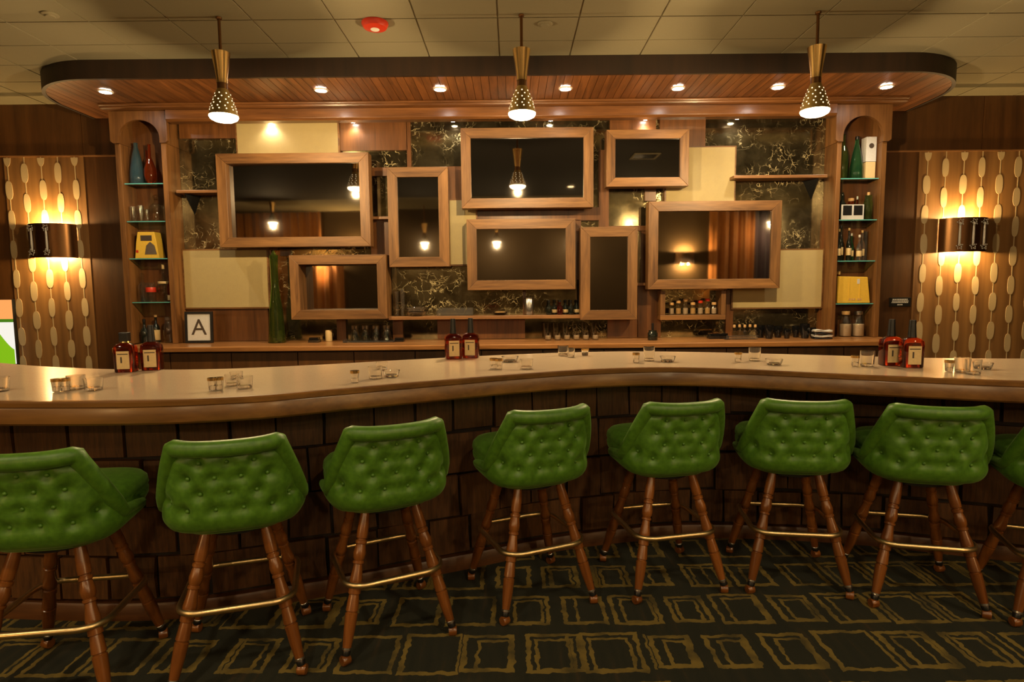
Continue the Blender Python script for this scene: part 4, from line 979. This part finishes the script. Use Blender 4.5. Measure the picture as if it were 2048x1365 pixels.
for rw, yy in ((0, 6.25), (1, 6.35)):
    for i in range(4):
        px = 708 + 21 * i
        lathe_thing('upturned_glass', '%s upturned glass from the left in the %s row on the tray' % (['first', 'second', 'third', 'fourth'][i], ['front', 'back'][rw]), 'drinking glass', (atY(px, 600, yy)[0], yy, CZ + .0145),
                    [('glass_body', 'jarglass', [(.05, 0), (.052, .002), (.044, .07), (.034, .1), (.037, .125), (.04, .15), (.01, .152), (.01, .13), (.03, .1), (.041, .065), (.049, 0)])], 'upturned glasses on the tray')
for i in range(6):
    px = 1092 + 19 * i
    lathe_thing('highball_glass', '%s tall glass in the back row below the long shelf' % ['first', 'second', 'third', 'fourth', 'fifth', 'sixth'][i], 'drinking glass', at_shelf(px, 6.42, CZ), [('glass_body', 'jarglass', glass_prof(.03, .036, .17))], 'tall glasses on the back counter')
    lathe_thing('salt_jar', '%s small jar in the front row below the long shelf' % ['first', 'second', 'third', 'fourth', 'fifth', 'sixth'][i], 'jar', at_shelf(px + 4, 6.28, CZ), [('glass_body', 'jarglass', glass_prof(.032, .034, .07)), ('pale_fill', 'sugar', [(.028, .012), (.029, .014), (.029, .045), (.02, .046)])], 'small jars on the back counter')
bottle(at_shelf(1306, 6.2, CZ), 'squat dark green bottle with thin black neck on the back counter', 0.1, 0.05, 'darkglass', 'jar', ('black', .07, .012))
for i in range(5):
    bottle(at_shelf(1470 + 10.5 * i, 6.28 + .04 * (i % 2), CZ), '%s small corked bottle from the left on the clear tray' % ['first', 'second', 'third', 'fourth', 'fifth'][i], 0.115, 0.026, 'jarglass', 'wine', ('cork', .025, .013), None, 'small corked bottles')
t = thing('serving_tray', 'clear low tray in front of the corked bottles', 'tray', at_shelf(1490, 6.2, CZ)); MB().box(-.2, .12, -.05, .05, 0, .01).build('tray_base', 'glass', t, 0, .003); MB().box(-.2, .12, -.052, -.047, .0101, .045).build('tray_rim', 'glass', t)
for i, (px, h, r) in enumerate([(1522, .13, .05), (1540, .14, .048), (1558, .12, .045), (1576, .1, .036), (1594, .12, .04), (1612, .15, .05), (1628, .1, .036)]):
    lathe_thing('black_cup', '%s black glossy cup from the left on the back counter' % ['first', 'second', 'third', 'fourth', 'fifth', 'sixth', 'seventh'][i], 'cup', at_shelf(px, 6.36 if i % 2 == 0 else 6.24, CZ), [('cup_body', 'blackgloss', [(r * .6, 0), (r * .7, .003), (r, h * .6), (r * .95, h), (r * .9, h), (r * .9, h * .6), (.01, .02)])], 'black cups on the back counter')
t = thing('folded_towel', 'folded white and black bar towel at the right end of the back counter', 'towel', at_shelf(1646, 6.16, CZ), -.1)
for k in range(4):
    z = .003 + .026 * k
    MB().grid(16, 6, lambda u, v, k=k: (-.085 + .17 * u + .006 * math.sin(5 * v + k), -.05 + .1 * v, .026 * k + .012 + .004 * math.sin(7 * u + 2 * k))).grid(16, 6, lambda u, v, k=k: (-.085 + .17 * u, -.05 + .1 * v, .026 * k + .0015 + .002 * math.sin(7 * u + 2 * k)), True).build('fold', 'cloth' if k % 2 else 'black', t, 60).modifiers.new('thick', 'SOLIDIFY').thickness = .006
# long middle shelf items
for px, h in ((793, .26), (805, .28)):
    lathe_thing('flute_glass', '%s tall slim glass at the left end of the long shelf' % ('shorter' if px == 793 else 'taller'), 'drinking glass', at_shelf(px, 6.45, MIDZ), [('glass_body', 'glass', glass_prof(.02, .024, h))], 'slim glasses on the long shelf')
for i in range(2):
    lathe_thing('glass_ashtray', ['lower cut glass dish of the stack on the long shelf', 'upper cut glass dish of the stack on the long shelf'][i], 'ashtray', at_shelf(832, 6.42, MIDZ + .046 * i), [('dish', 'glass', [(.08, 0), (.085, .001), (.115, .045), (.1, .045), (.07, .012), (.002, .01)])], 'stacked glass dishes')
t = thing('glass_case', 'low flat glass case on the long shelf', 'glass case', at_shelf(910, 6.45, MIDZ)); MB().box(-.19, .19, -.06, .06, 0, .008).build('base', 'glass', t); MB().box(-.19, .19, -.06, -.052, .0081, .08).build('front_pane', 'glass', t); MB().box(-.19, .19, .052, .06, .0081, .08).build('back_pane', 'glass', t)
t = thing('snack_dish', 'shallow glass dish with amber contents on the long shelf', 'dish', at_shelf(1000, 6.45, MIDZ)); MB().lathe([(.05, 0), (.055, .001), (.09, .03), (.085, .03), (.05, .006), (.002, .005)], 20).build('dish', 'glass', t, 45); MB().lathe([(.07, .022), (.05, .034), (.01, .036)], 14).build('contents', 'cork', t, 45)
bottle(at_shelf(1058, 6.44, MIDZ), 'metal canister on the long shelf', 0.17, 0.05, 'steel', 'can', ('steel', .012, .045), None, None, 'canister', 'canister')
for i in range(6):
    bottle(at_shelf(1098 + 11 * i, 6.42 + .06 * (i % 2), MIDZ), '%s little amber bottle from the left on the long shelf' % ['first', 'second', 'third', 'fourth', 'fifth', 'sixth'][i], 0.13, 0.03, 'bourbon' if i == 2 else 'darkglass', 'wine', ('black', .02, .012), ('label', .15, .4) if i % 2 else None, 'little amber bottles')
for i, px in enumerate((1343, 1357, 1371, 1386, 1401, 1415, 1428)):
    t = bottle(at_shelf(px, 6.46, BOXZ), '%s spice jar from the left in the box shelf' % ['first', 'second', 'third', 'fourth', 'fifth', 'sixth', 'seventh'][i], 0.1 + .02 * (i % 3), 0.03, 'jarglass', 'jar', ('red' if i in (4, 5) else 'cork', .025, .024), None, 'spice jars in the box shelf', 'jar', 'jar')
    MB().lathe([(.025, .008), (.026, .01), (.026, .065), (.02, .067)], 14).build('contents', 'sugar' if i % 2 == 0 else 'cork', t, 45)

# ------------------------------------------------------------------ rear of the room (seen in the mirrors)
def curtain(x0, x1, y, mat, label, ztop_=None):
    ztop_ = ztop_ or CEIL - 0.03
    nf = int(abs(x1 - x0) * 40)
    def fn(u, v):
        x = x0 + (x1 - x0) * u; z = ztop_ - (ztop_ - 0.02) * v
        return (x, y + 0.055 * math.sin(x * 26) * (0.7 + 0.3 * v) + 0.02 * math.sin(x * 61 + 1), z)
    o = MB().grid(nf, 4, fn).build('curtain', mat, None, 60); o.modifiers.new('thick', 'SOLIDIFY').thickness = 0.004
    return tag(o, label, 'curtain', 'full height curtains on the rear wall')
curtain(-9.4, -5.7, RY + 0.15, 'curtain', 'orange brown curtain on the rear wall seen in the left frames')
curtain(5.0, 6.1, RY + 0.15, 'curtain', 'orange brown curtain on the rear wall seen in the large right frame')
curtain(6.11, 9.4, RY + 0.15, 'curtain2', 'dark purple curtain on the rear wall seen in the large right frame')
sconce(4.4, 2.05, 2.35, RY + 0.001, 'wall sconce on the rear wall mirrored in the large right frame', [], P_SCONCE * 4, 1)
curtain(-5.55, -4.35, RY + 0.09, 'curtain', 'short orange drape under the rear wall sconce seen in the deep low frame', 2.12)
sconce(-4.85, 2.16, 2.46, RY + 0.001, 'wall sconce on the rear wall mirrored in the widest frame', [], P_SCONCE * 4, 1)
for x, y, z, lb in [(-6.1, -1.1, 3.2, 'rear pendant mirrored in the widest frame'), (2.77, -1.2, 3.2, 'rear pendant mirrored below the smallest frame'), (6.3, -2.3, 3.1, 'rear pendant mirrored in the large right frame'),
                    (-2.1, -2.3, 2.6, 'rear pendant mirrored in the tall left frame'), (-0.35, -2.3, 2.6, 'rear pendant mirrored in the middle frame'), (1.5, -2.3, 2.6, 'second rear pendant mirrored in the middle frame')]:
    pendant(x, y, min(z, 3.02), lb, 'pendants at the rear of the room', 45, simple=True)
# unseen fill lights added behind the camera to brighten the stools
for i, (x, y) in enumerate([(-3.4, 0.6), (-1.2, 0.2), (1.2, 0.2), (3.4, 0.6)]):
    t = thing('added_fill_light', 'added fill light in the dark ceiling over the guest side, %s' % ['far left', 'left of centre', 'right of centre', 'far right'][i], 'downlight', (x, y, CEIL - 0.007), 0, 'added guest side fill lights')
    MB().lathe([(0.09, 0.0), (0.09, -0.006), (0.07, -0.008), (0.065, 0.0)], 24, cap=False).build('trim_ring', 'darkbrass', t, 40)
    MB().lathe([(0.064, -0.001), (0.06, -0.004)], 20).build('lens', 'candlebulb', t, 40)
    light('fill_beam', 'SPOT', (0, 0, -0.02), P_FILL, (1.0, 0.78, 0.47), t, 0.09, 120, 0.8, (math.radians(18), 0, 0))

# square air grilles in the dark ceiling (mirrored in the frames)
for x, lb in [(2.07, 'square air grille in the dark ceiling mirrored in the smallest frame'), (-2.3, 'square air grille in the dark ceiling mirrored in the widest frame')]:
    t = thing('air_grille', lb, 'air vent', (x, 3.0, CEIL - 0.007), 0, 'ceiling air grilles')
    MB().box(-.2, .2, -.2, -.17, -.012, 0).box(-.2, .2, .17, .2, -.012, 0).box(-.2, -.17, -.17, .17, -.012, 0).box(.17, .2, -.17, .17, -.012, 0).build('frame', 'tile', t)
    for k in range(6): MB().box(-.169, .169, -.15 + .06 * k - .008, -.15 + .06 * k + .008, -.008, -.002).build('slat', 'black', t)
